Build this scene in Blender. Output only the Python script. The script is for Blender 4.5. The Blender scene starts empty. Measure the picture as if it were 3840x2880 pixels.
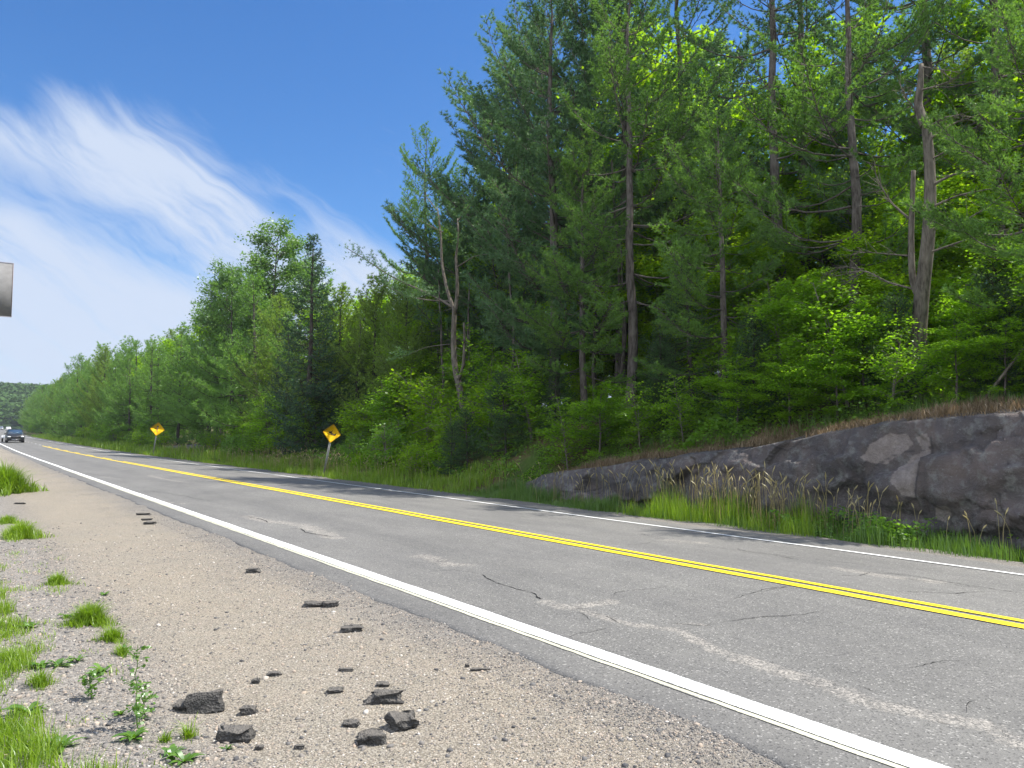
import bpy, math, random
import numpy as np
from mathutils import Vector, noise as mn

# ------------------------------------------------------------------ scene, camera, light
scene = bpy.context.scene
COL = scene.collection
YAW, PITCH, EYE, FPX = math.radians(35.54), math.radians(3.64), 1.6, 2884.0
cam_d = bpy.data.cameras.new("camera")
cam_d.sensor_width = 36.0
cam_d.lens = FPX / 3840 * 36.0
cam_d.clip_end = 6000
cam_d.clip_start = 0.05
cam = bpy.data.objects.new("camera", cam_d)
COL.objects.link(cam)
cam.location = (0, 0, EYE)
cam.rotation_euler = (math.pi / 2 + PITCH, 0, -YAW)
scene.camera = cam

SUN_EL = math.radians(60)
SUN_DIR = Vector((0.90, -0.44, 0)).normalized() * math.cos(SUN_EL) + Vector((0, 0, math.sin(SUN_EL)))
sun_d = bpy.data.lights.new("sun", 'SUN')
sun_d.energy = 4.8
sun_d.angle = math.radians(0.55)
sun_d.color = (1.0, 0.945, 0.845)
sun = bpy.data.objects.new("sun", sun_d)
COL.objects.link(sun)
sun.rotation_euler = SUN_DIR.to_track_quat('Z', 'Y').to_euler()

scene.view_settings.view_transform = 'Standard'
scene.view_settings.look = 'None'
scene.view_settings.gamma = 1
scene.view_settings.use_curve_mapping = False
scene.view_settings.exposure = 0.78
scene.render.engine = 'CYCLES'
scene.cycles.max_bounces = 6
scene.cycles.diffuse_bounces = 4
scene.cycles.transmission_bounces = 4
scene.cycles.transparent_max_bounces = 4


class NT:
    """small helper around a node tree"""
    def __init__(s, tree):
        s.t = tree
        tree.nodes.clear()

    def n(s, typ, **kw):
        nd = s.t.nodes.new(typ)
        for k, v in kw.items():
            if k.startswith('_'):
                setattr(nd, k[1:], v)
        for k, v in kw.items():
            if not k.startswith('_'):
                key = int(k[1:]) if k[0] == 'i' and k[1:].isdigit() else k.replace('__', ' ')
                s.put(nd.inputs[key], v)
        return nd

    def put(s, sock, v):
        if isinstance(v, bpy.types.NodeSocket):
            s.t.links.new(v, sock)
        else:
            if hasattr(sock.default_value, '__len__') and not hasattr(v, '__len__'):
                v = (v,) * len(sock.default_value)
            if hasattr(sock.default_value, '__len__') and len(sock.default_value) == 4 and len(v) == 3:
                v = tuple(v) + (1,)
            sock.default_value = v

    def math(s, op, a, b=0.0, c=0.0):
        nd = s.n('ShaderNodeMath', _operation=op, i0=a, i1=b)
        if op in ('MULTIPLY_ADD',):
            s.put(nd.inputs[2], c)
        return nd.outputs[0]

    def mix(s, f, a, b, typ='MIX'):
        nd = s.n('ShaderNodeMix', _data_type='RGBA', _blend_type=typ, _clamp_factor=True)
        s.put(nd.inputs[0], f)
        s.put(nd.inputs[6], a)
        s.put(nd.inputs[7], b)
        return nd.outputs[2]

    def rng(s, v, a, b, c=0.0, d=1.0, smooth=False):
        nd = s.n('ShaderNodeMapRange', i0=v, i1=a, i2=b, i3=c, i4=d)
        if smooth:
            nd.interpolation_type = 'SMOOTHSTEP'
        return nd.outputs[0]

    def noise(s, vec, scale, detail=4.0, rough=0.55, dist=0.0):
        nd = s.n('ShaderNodeTexNoise', Scale=scale, Detail=detail, Roughness=rough, Distortion=dist)
        if vec is not None:
            s.put(nd.inputs['Vector'], vec)
        return nd.outputs['Fac']

    def attr(s, name, out='Fac'):
        return s.n('ShaderNodeAttribute', _attribute_name=name).outputs[out]

    def obj(s):
        return s.n('ShaderNodeNewGeometry').outputs['Position']


# ---- sky with high cirrus on the left
world = bpy.data.worlds.new("World")
scene.world = world
world.use_nodes = True
w = NT(world.node_tree)
sky = w.n('ShaderNodeTexSky')
sky.sky_type = 'NISHITA'
sky.sun_disc = False
sky.sun_elevation = SUN_EL
sky.sun_rotation = math.atan2(SUN_DIR.x, SUN_DIR.y)
sky.air_density = 1.0
sky.dust_density = 0.3
sky.ozone_density = 2.2
gen = w.n('ShaderNodeTexCoord').outputs['Generated']
sep = w.n('ShaderNodeSeparateXYZ', i0=gen)
el = w.math('MULTIPLY', w.math('ARCSINE', sep.outputs[2]), 57.29578)
az = w.math('MULTIPLY', w.math('ARCTAN2', sep.outputs[0], sep.outputs[1]), 57.29578)
# rotated, stretched streak coordinates (cirrus combed down to the right)
ca, sa = math.cos(math.radians(-33)), math.sin(math.radians(-33))
along = w.math('ADD', w.math('MULTIPLY', az, ca), w.math('MULTIPLY', el, sa))
across = w.math('SUBTRACT', w.math('MULTIPLY', el, ca), w.math('MULTIPLY', az, sa))
warp = w.noise(w.n('ShaderNodeCombineXYZ', i0=w.math('MULTIPLY', az, .09), i1=w.math('MULTIPLY', el, .12), i2=3.1).outputs[0], 1.0, 3)
acr2 = w.math('ADD', across, w.math('MULTIPLY', w.math('SUBTRACT', warp, .5), 4.0))
streak = w.noise(w.n('ShaderNodeCombineXYZ', i0=w.math('MULTIPLY', along, .075), i1=w.math('MULTIPLY', acr2, .36), i2=1.7).outputs[0], 1.0, 7, .62, .45)
fine = w.noise(w.n('ShaderNodeCombineXYZ', i0=w.math('MULTIPLY', along, .3), i1=w.math('MULTIPLY', acr2, 1.5), i2=8.3).outputs[0], 1.0, 6, .65, .6)
big = w.noise(w.n('ShaderNodeCombineXYZ', i0=w.math('MULTIPLY', az, .11), i1=w.math('MULTIPLY', el, .16), i2=5.5).outputs[0], 1.0, 4)


def fcurve(pts, xin, lo, hi):
    nd = w.n('ShaderNodeFloatCurve')
    c = nd.mapping.curves[0]
    pts = [((x - lo) / (hi - lo), y) for x, y in pts]
    c.points[0].location = pts[0]
    c.points[1].location = pts[-1]
    for p in pts[1:-1]:
        c.points.new(*p)
    nd.mapping.use_clip = False
    nd.mapping.update()
    w.put(nd.inputs['Value'], w.rng(xin, lo, hi))
    return nd.outputs[0]


# upper edge of the cloud bank as elevation/40 over azimuth; raised out of view for fill
edge = w.math('MULTIPLY', fcurve([(-180, .80), (-60, .80), (-18, .36), (0, .262), (6, .268), (11, .262), (16, .225), (22, .19), (27, .165), (34, .13), (60, .08), (110, .30), (180, .80)], az, -180, 180), 80)
depth_in = w.math('SUBTRACT', w.math('ADD', edge, w.math('MULTIPLY', w.math('SUBTRACT', streak, .5), 7.0)), el)
bank = w.rng(depth_in, -0.8, 3.6, 0, 1, True)
# blue gap through the bank
gapc = w.math('SUBTRACT', el, w.math('SUBTRACT', 16.2, w.math('MULTIPLY', az, .42)))
gap = w.rng(w.math('ABSOLUTE', w.math('ADD', gapc, w.math('MULTIPLY', w.math('SUBTRACT', warp, .5), 6))), 0.2, 2.6, 1, 0, True)
gap = w.math('MULTIPLY', gap, w.rng(az, 9, 17, 1, 0.15, True))
dens = w.math('ADD', w.math('MULTIPLY', streak, 1.25), w.math('MULTIPLY', fine, .45))
dens = w.rng(dens, .42, .95, .35, 1.0, True)
low = w.rng(el, 17, 8, 0, .88, True)
cloud = w.math('MULTIPLY', bank, w.math('SUBTRACT', w.math('MAXIMUM', dens, low), w.math('MULTIPLY', gap, .50)))
cloud = w.math('MULTIPLY', w.math('MAXIMUM', cloud, 0.0), .95)
wisp = w.math('MULTIPLY', w.rng(w.math('MULTIPLY', fine, big), .33, .45, 0, .10, True), w.rng(el, 26, 14, 0, 1, True))
cloud = w.math('ADD', cloud, wisp)
veil = w.math('MULTIPLY', w.rng(el, 14, 0, 0, .42, True), 1.0)
cloud = w.math('MAXIMUM', cloud, veil)
hs = w.n('ShaderNodeHueSaturation', Saturation=1.30, Value=.75, Color=sky.outputs[0])
skyc = w.mix(1.0, hs.outputs[0], (0.80, 1.00, 1.20), 'MULTIPLY')
# unseen cloud behind and left of the viewer, added bright to fill shade
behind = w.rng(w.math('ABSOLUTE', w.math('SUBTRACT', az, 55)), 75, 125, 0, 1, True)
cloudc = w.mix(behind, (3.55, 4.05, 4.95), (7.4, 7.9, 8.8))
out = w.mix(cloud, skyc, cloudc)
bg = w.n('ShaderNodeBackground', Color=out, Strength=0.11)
w.n('ShaderNodeOutputWorld', Surface=bg.outputs[0])

# ------------------------------------------------------------------ helpers
rnd = random.Random(7)


def tagp(o, label=None, cat=None, group=None, kind=None):
    if label: o['label'] = label
    if cat: o['category'] = cat
    if group: o['group'] = group
    if kind: o['kind'] = kind
    return o


def link(name, me, parent=None, loc=None):
    o = bpy.data.objects.new(name, me)
    COL.objects.link(o)
    if parent is not None: o.parent = parent
    if loc is not None: o.location = loc
    return o


def npmesh(name, V, faces, mat, rndv=None, smooth=False, extra=None):
    """V (n,3); faces: list of int arrays (m,k); rndv per-face float"""
    me = bpy.data.meshes.new(name)
    V = np.asarray(V, dtype=np.float32)
    faces = [np.asarray(f, dtype=np.int32) for f in faces if len(f)]
    me.vertices.add(len(V))
    me.vertices.foreach_set('co', V.ravel())
    loops = np.concatenate([f.ravel() for f in faces])
    sizes = np.concatenate([np.full(len(f), f.shape[1], np.int32) for f in faces])
    starts = np.concatenate([[0], np.cumsum(sizes)[:-1]]).astype(np.int32)
    me.loops.add(len(loops))
    me.loops.foreach_set('vertex_index', loops)
    me.polygons.add(len(sizes))
    me.polygons.foreach_set('loop_start', starts)
    me.polygons.foreach_set('loop_total', sizes)
    if smooth:
        me.polygons.foreach_set('use_smooth', np.ones(len(sizes), dtype=bool))
    me.update(calc_edges=True)
    if rndv is not None:
        a = me.attributes.new('rnd', 'FLOAT', 'FACE')
        a.data.foreach_set('value', np.asarray(rndv, dtype=np.float32))
    for k, v in (extra or {}).items():
        a = me.attributes.new(k, 'FLOAT', 'POINT')
        a.data.foreach_set('value', np.asarray(v, dtype=np.float32))
    me.materials.append(mat)
    return me


class MB:
    """collects pieces into one mesh"""
    def __init__(s):
        s.V, s.F3, s.F4, s.n = [], [], [], 0

    def add(s, V, tris=None, quads=None):
        V = np.asarray(V, float).reshape(-1, 3)
        s.V.append(V)
        if tris is not None and len(tris): s.F3.append(np.asarray(tris, int) + s.n)
        if quads is not None and len(quads): s.F4.append(np.asarray(quads, int) + s.n)
        s.n += len(V)

    def box(s, c, size, rot=None, taper=None):
        sx, sy, sz = [a / 2 for a in size]
        V = np.array([[x * sx, y * sy, z * sz] for z in (-1, 1) for x, y in ((-1, -1), (1, -1), (1, 1), (-1, 1))])
        if taper:
            V[4:, 0] *= taper[0]
            V[4:, 1] *= taper[1]
        if rot is not None: V = V @ np.asarray(rot).T
        s.add(V + np.asarray(c), quads=[(0, 3, 2, 1), (4, 5, 6, 7), (0, 1, 5, 4), (1, 2, 6, 5), (2, 3, 7, 6), (3, 0, 4, 7)])

    def tube(s, pts, rad, sides=6, cap=False):
        pts = np.asarray(pts, float)
        rad = np.broadcast_to(np.asarray(rad, float), (len(pts),))
        t = np.gradient(pts, axis=0)
        t /= np.linalg.norm(t, axis=1)[:, None] + 1e-9
        ref = np.array([0, 0, 1.0]) if abs(t[0][2]) < .9 else np.array([1.0, 0, 0])
        a = np.cross(t, ref)
        a /= np.linalg.norm(a, axis=1)[:, None] + 1e-9
        b = np.cross(t, a)
        ang = np.linspace(0, 2 * math.pi, sides, endpoint=False)
        ring = np.cos(ang)[None, :, None] * a[:, None, :] + np.sin(ang)[None, :, None] * b[:, None, :]
        V = (pts[:, None, :] + ring * rad[:, None, None]).reshape(-1, 3)
        q = []
        for i in range(len(pts) - 1):
            for j in range(sides):
                k = (j + 1) % sides
                q.append((i * sides + j, i * sides + k, (i + 1) * sides + k, (i + 1) * sides + j))
        tr = []
        if cap:
            V = np.vstack([V, pts[:1], pts[-1:]])
            n = len(pts) * sides
            for j in range(sides):
                k = (j + 1) % sides
                tr += [(n, k, j), (n + 1, n - sides + j, n - sides + k)]
        s.add(V, tris=tr, quads=q)

    def extrude(s, poly, axis_pts, thick):
        """poly: 2D outline; axis_pts: (origin, u, v, n) frame; extruded by thick along n"""
        o, u, v, n = [np.asarray(a, float) for a in axis_pts]
        P = np.array([o + x * u + y * v for x, y in poly])
        N = len(P)
        # fan from centroid works for the star-like outlines used here
        from mathutils.geometry import tessellate_polygon
        tri = tessellate_polygon([[Vector((x, y, 0)) for x, y in poly]])
        V = np.vstack([P, P + n * thick])
        tr = [tuple(t) for t in tri] + [tuple(i + N for i in t[::-1]) for t in tri]
        q = [(i, (i + 1) % N, (i + 1) % N + N, i + N) for i in range(N)]
        s.add(V, tris=tr, quads=q)

    def mesh(s, name, mat, smooth=False, rndv=None, extra=None):
        F = []
        if s.F3: F.append(np.concatenate(s.F3))
        if s.F4: F.append(np.concatenate(s.F4))
        return npmesh(name, np.concatenate(s.V), F, mat, rndv, smooth, extra)


CR, CU, CF = None, None, None
_f = np.array([math.sin(YAW) * math.cos(PITCH), math.cos(YAW) * math.cos(PITCH), math.sin(PITCH)])
_r = np.array([math.cos(YAW), -math.sin(YAW), 0.0])
_u = np.cross(_r, _f)


def ray(u, v):
    return (u - 1920) / FPX * _r - (v - 1440) / FPX * _u + _f


def on_plane(u, v, z=0.0):
    """world point on the horizontal plane z that the survey photo shows at u,v"""
    r = ray(u, v)
    k = (z - EYE) / r[2]
    return np.array([r[0] * k, r[1] * k, z])


def on_lateral(u, v, x):
    """world point x metres to the right of the survey line"""
    r = ray(u, v)
    k = x / r[0]
    return np.array([x, r[1] * k, EYE + r[2] * k])


# ------------------------------------------------------------------ materials
def new_mat(name):
    m = bpy.data.materials.new(name)
    m.use_nodes = True
    return m, NT(m.node_tree)


def simple(name, col, rough=.6, metal=0.0, var=.12, scale=8.0, spec=.4, bump=0.0):
    m, t = new_mat(name)
    p = t.obj()
    f = t.noise(p, scale, 5, .6)
    c = t.mix(t.rng(f, .3, .7), tuple(x * (1 - var) for x in col), tuple(min(1, x * (1 + var)) for x in col))
    b = t.n('ShaderNodeBsdfPrincipled', Base__Color=c, Roughness=rough, Metallic=metal)
    b.inputs['Specular IOR Level'].default_value = spec
    if bump:
        bn = t.n('ShaderNodeBump', Strength=bump, Distance=.02, Height=f)
        t.put(b.inputs['Normal'], bn.outputs[0])
    t.n('ShaderNodeOutputMaterial', Surface=b.outputs[0])
    return m


def leaf_mat(name, dark, light, trans=.4, gloss=.06, transcol=None, rough=.4):
    """foliage: random colour per leaf, light passes through"""
    m, t = new_mat(name)
    r = t.attr('rnd')
    ob = t.n('ShaderNodeObjectInfo').outputs['Random']
    clump = t.noise(t.obj(), .9, 3)
    f = t.math('ADD', t.math('MULTIPLY', r, .6), t.math('ADD', t.math('MULTIPLY', ob, .22), t.math('MULTIPLY', t.rng(clump, .3, .7), .28)))
    c = t.mix(f, dark, light)
    tc = t.mix(1.0, c, transcol or (1.25, 1.35, .45), 'MULTIPLY')
    d = t.n('ShaderNodeBsdfDiffuse', Color=c)
    tr = t.n('ShaderNodeBsdfTranslucent', Color=tc)
    mx = t.n('ShaderNodeMixShader', i0=trans, i1=d.outputs[0], i2=tr.outputs[0])
    g = t.n('ShaderNodeBsdfGlossy', Color=(.9, .95, 1.0), Roughness=rough)
    m2 = t.n('ShaderNodeMixShader', i0=gloss, i1=mx.outputs[0], i2=g.outputs[0])
    t.n('ShaderNodeOutputMaterial', Surface=m2.outputs[0])
    return m


M = {}
M['pine'] = leaf_mat('pine_needles', (.090, .190, .052), (.225, .385, .095), .47, .02)
M['pine_blue'] = leaf_mat('pine_needles_bluish', (.070, .155, .080), (.170, .290, .130), .42, .025, (1.15, 1.25, .55))
M['spruce'] = leaf_mat('spruce_needles', (.036, .090, .052), (.095, .180, .088), .28, .03, (1.1, 1.2, .6))
M['hemlock'] = leaf_mat('hemlock_needles', (.040, .095, .036), (.100, .190, .058), .36, .03)
M['larch'] = leaf_mat('larch_needles', (.130, .215, .040), (.280, .400, .085), .48, .02)
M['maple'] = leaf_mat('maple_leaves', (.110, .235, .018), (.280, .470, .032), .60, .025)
M['maple_sun'] = leaf_mat('maple_leaves_sunlit', (.150, .300, .014), (.360, .520, .030), .62, .02)  # lighter copy of the maple leaves, sunlight put into the colour
M['aspen'] = leaf_mat('aspen_leaves', (.075, .170, .050), (.180, .300, .085), .40, .05)
M['shrub'] = leaf_mat('shrub_leaves', (.095, .215, .026), (.230, .400, .055), .54, .03)
M['grass'] = leaf_mat('grass_blades', (.100, .200, .014), (.290, .410, .035), .45, .03)
M['grass_dark'] = leaf_mat('ditch_grass', (.060, .135, .024), (.150, .260, .045), .42, .03)
M['straw'] = leaf_mat('straw_stalks', (.250, .215, .085), (.480, .410, .190), .35, .05, (1.1, 1.0, .8))
M['dry'] = leaf_mat('dry_grass', (.170, .125, .075), (.360, .275, .170), .3, .02, (1, .9, .8))
M['weed'] = leaf_mat('weed_leaves', (.060, .150, .014), (.160, .300, .030), .42, .08)


def bark_mat(name, dark, light, scale=14):
    m, t = new_mat(name)
    p = t.n('ShaderNodeTexCoord').outputs['Object']
    mp = t.n('ShaderNodeMapping', Vector=p, Scale=(1, 1, .22)).outputs[0]
    f = t.noise(mp, scale, 6, .65)
    big_ = t.noise(p, 1.1, 3)
    c = t.mix(t.rng(f, .36, .64), dark, light)
    c = t.mix(t.rng(big_, .52, .72, 0, .55), c, tuple(x * 1.5 for x in light))
    b = t.n('ShaderNodeBsdfPrincipled', Base__Color=c, Roughness=.9)
    b.inputs['Specular IOR Level'].default_value = .15
    bn = t.n('ShaderNodeBump', Strength=.8, Distance=.03, Height=f)
    t.put(b.inputs['Normal'], bn.outputs[0])
    t.n('ShaderNodeOutputMaterial', Surface=b.outputs[0])
    return m


M['bark'] = bark_mat('pine_bark', (.055, .045, .040), (.165, .145, .130))
M['bark_pale'] = bark_mat('pale_bark', (.060, .052, .042), (.200, .175, .145), 16)
M['bark_dark'] = bark_mat('dark_bark', (.030, .026, .024), (.095, .082, .072))
M['twig'] = simple('grey_twigs', (.20, .175, .15), .85, 0, .3, 5, .2)

# asphalt
m, t = new_mat('asphalt')
p = t.obj()
sp = t.n('ShaderNodeSeparateXYZ', i0=p)
n1 = t.noise(p, .55, 4, .6)
n2 = t.noise(p, 6, 5, .65)
n3 = t.noise(p, 55, 4, .7)
stre = t.noise(t.n('ShaderNodeMapping', Vector=p, Scale=(2.2, .12, 1)).outputs[0], 1.0, 4, .6)
vor = t.n('ShaderNodeTexVoronoi', Vector=p, Scale=95.0)
vc = t.n('ShaderNodeSeparateColor', i0=vor.outputs['Color']).outputs[0]
base = t.mix(t.rng(n1, .3, .7), (.148, .146, .140), (.186, .183, .175))
base = t.mix(t.rng(stre, .35, .7, 0, .6), base, (.215, .210, .200))
base = t.mix(t.rng(n2, .35, .75, 0, .35), base, (.130, .128, .124))
base = t.mix(t.rng(n3, .3, .75, .25, .0), base, (.06, .06, .06))
base = t.mix(t.rng(vc, .93, .97, 0, .55), base, (.42, .41, .39))
base = t.mix(t.rng(vc, .22, .05, 0, .6), base, (.045, .045, .046))
wear = t.attr('wear')
wn = t.noise(p, 28, 5, .75)
wn2 = t.noise(p, 5, 4, .6)
wm = t.rng(t.math('ADD', t.math('MULTIPLY', wear, .62), t.math('ADD', t.math('MULTIPLY', wn, 1.3), t.math('MULTIPLY', wn2, 1.3))), 1.62, 1.98)
vor2 = t.n('ShaderNodeTexVoronoi', Vector=p, Scale=75.0)
vc2 = t.n('ShaderNodeSeparateColor', i0=vor2.outputs['Color']).outputs[1]
wcol = t.mix(vc2, (.10, .098, .094), (.44, .41, .37))
base = t.mix(t.math('MULTIPLY', wm, .75), base, wcol)
vo3 = t.n('ShaderNodeTexVoronoi', Scale=7.0, Vector=t.n('ShaderNodeVectorMath', _operation='ADD', i0=p, i1=t.n('ShaderNodeTexNoise', Vector=p, Scale=5.0, Detail=4.0).outputs['Color']).outputs[0])
vo3.feature = 'DISTANCE_TO_EDGE'
fine_cr = t.math('MULTIPLY', t.rng(vo3.outputs['Distance'], .028, .008), t.rng(t.math('ADD', wear, t.math('MULTIPLY', t.math('SUBTRACT', n1, .5), 1.2)), .25, .75))
base = t.mix(t.math('MULTIPLY', fine_cr, .8), base, (.045, .045, .045))
blotch = t.noise(t.n('ShaderNodeMapping', Vector=p, Scale=(1.3, .45, 1)).outputs[0], .9, 6, .7)
base = t.mix(1.0, base, t.mix(t.rng(blotch, .32, .68), (.84, .84, .85), (1.10, 1.095, 1.08)), 'MULTIPLY')
stain = t.attr('stain')
base = t.mix(t.math('MULTIPLY', stain, t.rng(n2, .2, .7, .3, .75)), base, (.060, .060, .063))
b = t.n('ShaderNodeBsdfPrincipled', Base__Color=base, Roughness=.82)
b.inputs['Specular IOR Level'].default_value = .28
hh = t.math('ADD', t.math('MULTIPLY', vor.outputs['Distance'], .8), t.math('ADD', t.math('MULTIPLY', n2, .6), t.math('MULTIPLY', wm, -.6)))
bn = t.n('ShaderNodeBump', Strength=.45, Distance=.006, Height=hh)
t.put(b.inputs['Normal'], bn.outputs[0])
t.n('ShaderNodeOutputMaterial', Surface=b.outputs[0])
M['asphalt'] = m

# gravel
m, t = new_mat('gravel')
p = t.obj()
sx = t.n('ShaderNodeSeparateXYZ', i0=p)
n1 = t.noise(p, .8, 4, .6)
n2 = t.noise(p, 4.5, 5, .65)
v1 = t.n('ShaderNodeTexVoronoi', Vector=t.n('ShaderNodeMapping', Vector=p, Scale=(1, 1, .3)).outputs[0], Scale=70.0)
v2 = t.n('ShaderNodeTexVoronoi', Vector=p, Scale=150.0)
c1 = t.n('ShaderNodeSeparateColor', i0=v1.outputs['Color'])
c2 = t.n('ShaderNodeSeparateColor', i0=v2.outputs['Color'])
sand = t.mix(t.rng(n1, .35, .68), (.350, .310, .246), (.308, .282, .236))
sand = t.mix(t.rng(n2, .4, .7, 0, .5), sand, (.385, .325, .262))
stone = t.mix(c1.outputs[0], (.115, .110, .110), (.480, .440, .385))
stone = t.mix(t.rng(c1.outputs[1], .86, .97, 0, .6), stone, (.38, .27, .20))
track = t.rng(t.math('ABSOLUTE', t.math('SUBTRACT', t.math('ADD', sx.outputs[0], t.math('MULTIPLY', n1, .5)), 2.1)), .15, .75, 1, 0, True)
cov = t.math('SUBTRACT', t.rng(n2, .30, .62, .82, .30), t.math('MULTIPLY', track, .38))
isst = t.rng(t.math('ADD', c1.outputs[2], t.math('MULTIPLY', cov, .8)), .95, 1.05)
isst = t.math('MULTIPLY', isst, t.rng(v1.outputs['Distance'], .52, .36))
c = t.mix(isst, sand, stone)
c = t.mix(t.rng(c2.outputs[0], .72, .84, 0, .6), c, (.09, .085, .075))
c = t.mix(t.rng(v1.outputs['Distance'], .42, .60, 0, .55), c, (.085, .075, .06))  # shade in the gaps between stones painted into the colour
c = t.mix(t.rng(c2.outputs[1], .90, .96, 0, .6), c, (.55, .51, .46))
edgeg = t.math('ADD', sx.outputs[0], t.math('MULTIPLY', t.math('SUBTRACT', n1, .5), .9))
# dark fine stone next to the pavement and grey crushed stone on the berm
c = t.mix(t.rng(edgeg, 2.75, 3.35, 0, .55), c, t.mix(c1.outputs[0], (.08, .08, .083), (.27, .26, .25)))
c = t.mix(t.rng(edgeg, 1.35, .75, 0, .62), c, t.mix(c1.outputs[0], (.10, .098, .10), (.36, .34, .32)))
b = t.n('ShaderNodeBsdfPrincipled', Base__Color=c, Roughness=.92)
b.inputs['Specular IOR Level'].default_value = .2
hh = t.math('ADD', t.math('MULTIPLY', isst, t.rng(v1.outputs['Distance'], 0, .5, 1, 0)), t.math('ADD', t.math('MULTIPLY', n2, .5), t.math('MULTIPLY', v2.outputs['Distance'], .35)))
bn = t.n('ShaderNodeBump', Strength=.85, Distance=.018, Height=hh)
t.put(b.inputs['Normal'], bn.outputs[0])
t.n('ShaderNodeOutputMaterial', Surface=b.outputs[0])
M['gravel'] = m

# ground / forest floor
m, t = new_mat('ground')
p = t.obj()
n1 = t.noise(p, .5, 5, .6)
n2 = t.noise(p, 7, 6, .7)
n3 = t.noise(p, 45, 3, .7)
lit = t.mix(t.rng(n2, .35, .65), (.075, .052, .030), (.165, .112, .062))
lit = t.mix(t.rng(n3, .4, .7, 0, .5), lit, (.20, .15, .095))
gr = t.mix(t.rng(n2, .3, .7), (.040, .075, .016), (.085, .130, .030))
c = t.mix(t.rng(n1, .42, .58), lit, gr)
b = t.n('ShaderNodeBsdfPrincipled', Base__Color=c, Roughness=.95)
b.inputs['Specular IOR Level'].default_value = .1
bn = t.n('ShaderNodeBump', Strength=.8, Distance=.05, Height=n2)
t.put(b.inputs['Normal'], bn.outputs[0])
t.n('ShaderNodeOutputMaterial', Surface=b.outputs[0])
M['ground'] = m

# rock
m, t = new_mat('rock')
p = t.obj()
n1 = t.noise(p, .9, 5, .6)
n2 = t.noise(p, 5, 7, .7)
n3 = t.noise(p, 26, 5, .7)
st = t.noise(t.n('ShaderNodeMapping', Vector=p, Scale=(1.4, 1.4, .35)).outputs[0], 1.6, 5, .65)
c = t.mix(t.rng(n1, .35, .65), (.080, .075, .076), (.138, .118, .110))
c = t.mix(t.rng(st, .45, .70, 0, .65), c, (.065, .067, .080))
c = t.mix(t.rng(n2, .50, .70, 0, .75), c, (.215, .228, .215))
c = t.mix(t.rng(n3, .62, .72, 0, .6), c, (.30, .32, .31))
c = t.mix(t.rng(t.attr('tone'), .15, .85, 0, .75), c, t.mix(1.0, c, (1.55, 1.45, 1.42), 'MULTIPLY'))
pale = t.attr('pale')
c = t.mix(t.math('MULTIPLY', t.rng(t.math('ADD', pale, t.math('MULTIPLY', t.math('SUBTRACT', n2, .5), .8)), .42, .54), t.rng(n3, .3, .6, .6, .95)), c, t.mix(t.rng(n2, .4, .65), (.250, .215, .195), (.350, .305, .280)))
dk = t.attr('crack')
c = t.mix(t.rng(t.math('ADD', dk, t.math('MULTIPLY', t.math('SUBTRACT', n2, .5), .5)), .45, 1.0, 0, .8), c, (.050, .048, .050))
rust = t.attr('rust')
c = t.mix(rust, c, (.42, .15, .06))
b = t.n('ShaderNodeBsdfPrincipled', Base__Color=c, Roughness=.85)
b.inputs['Specular IOR Level'].default_value = .25
bn = t.n('ShaderNodeBump', Strength=1.0, Distance=.10, Height=t.math('ADD', n2, t.math('MULTIPLY', n3, .3)))
t.put(b.inputs['Normal'], bn.outputs[0])
t.n('ShaderNodeOutputMaterial', Surface=b.outputs[0])
M['rock'] = m

# road paints: worn, chipped
def paint(name, col, edge=(0, 0)):
    m, t = new_mat(name)
    p = t.obj()
    a = t.noise(p, 40, 5, .75)
    b_ = t.noise(p, 1.5, 4)
    e = t.attr('edge')
    chip = t.rng(t.math('ADD', t.math('ADD', a, t.math('MULTIPLY', b_, .55)), t.math('MULTIPLY', e, .40)), 0.93, 1.02)
    c = t.mix(t.rng(b_, .35, .7), col, tuple(x * .90 for x in col))
    c = t.mix(t.rng(a, .35, .65, .12, 0), c, tuple(x * .5 for x in col))
    scuff = t.rng(t.noise(t.n('ShaderNodeMapping', Vector=p, Scale=(6, .8, 1)).outputs[0], 1.0, 5, .7), .50, .75, 0, .38)
    c = t.mix(scuff, c, tuple(x * .45 + .03 for x in col))
    c = t.mix(chip, c, (.13, .13, .13))
    s = t.n('ShaderNodeBsdfPrincipled', Base__Color=c, Roughness=.6)
    bn = t.n('ShaderNodeBump', Strength=.3, Distance=.003, Height=a)
    t.put(s.inputs['Normal'], bn.outputs[0])
    t.n('ShaderNodeOutputMaterial', Surface=s.outputs[0])
    return m


M['white_paint'] = paint('white_road_paint', (.80, .81, .80))
M['old_paint'] = paint('faded_road_paint', (.56, .55, .42))
M['yellow_paint'] = paint('yellow_road_paint', (.90, .66, .008))

# broken asphalt
m, t = new_mat('broken_asphalt')
p = t.n('ShaderNodeTexCoord').outputs['Object']
v1 = t.n('ShaderNodeTexVoronoi', Vector=p, Scale=85.0)
a = t.noise(p, 60, 4, .7)
cc = t.n('ShaderNodeSeparateColor', i0=v1.outputs['Color']).outputs[0]
c = t.mix(cc, (.026, .026, .026), (.085, .082, .078))
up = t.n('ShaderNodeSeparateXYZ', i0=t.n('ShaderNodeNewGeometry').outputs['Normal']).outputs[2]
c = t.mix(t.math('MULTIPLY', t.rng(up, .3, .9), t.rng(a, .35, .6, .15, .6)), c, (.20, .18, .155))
c = t.mix(t.rng(a, .55, .7, 0, .5), c, (.16, .15, .14))
b = t.n('ShaderNodeBsdfPrincipled', Base__Color=c, Roughness=.85)
bn = t.n('ShaderNodeBump', Strength=1.0, Distance=.008, Height=t.math('ADD', v1.outputs['Distance'], a))
t.put(b.inputs['Normal'], bn.outputs[0])
t.n('ShaderNodeOutputMaterial', Surface=b.outputs[0])
M['chunk'] = m

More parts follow.
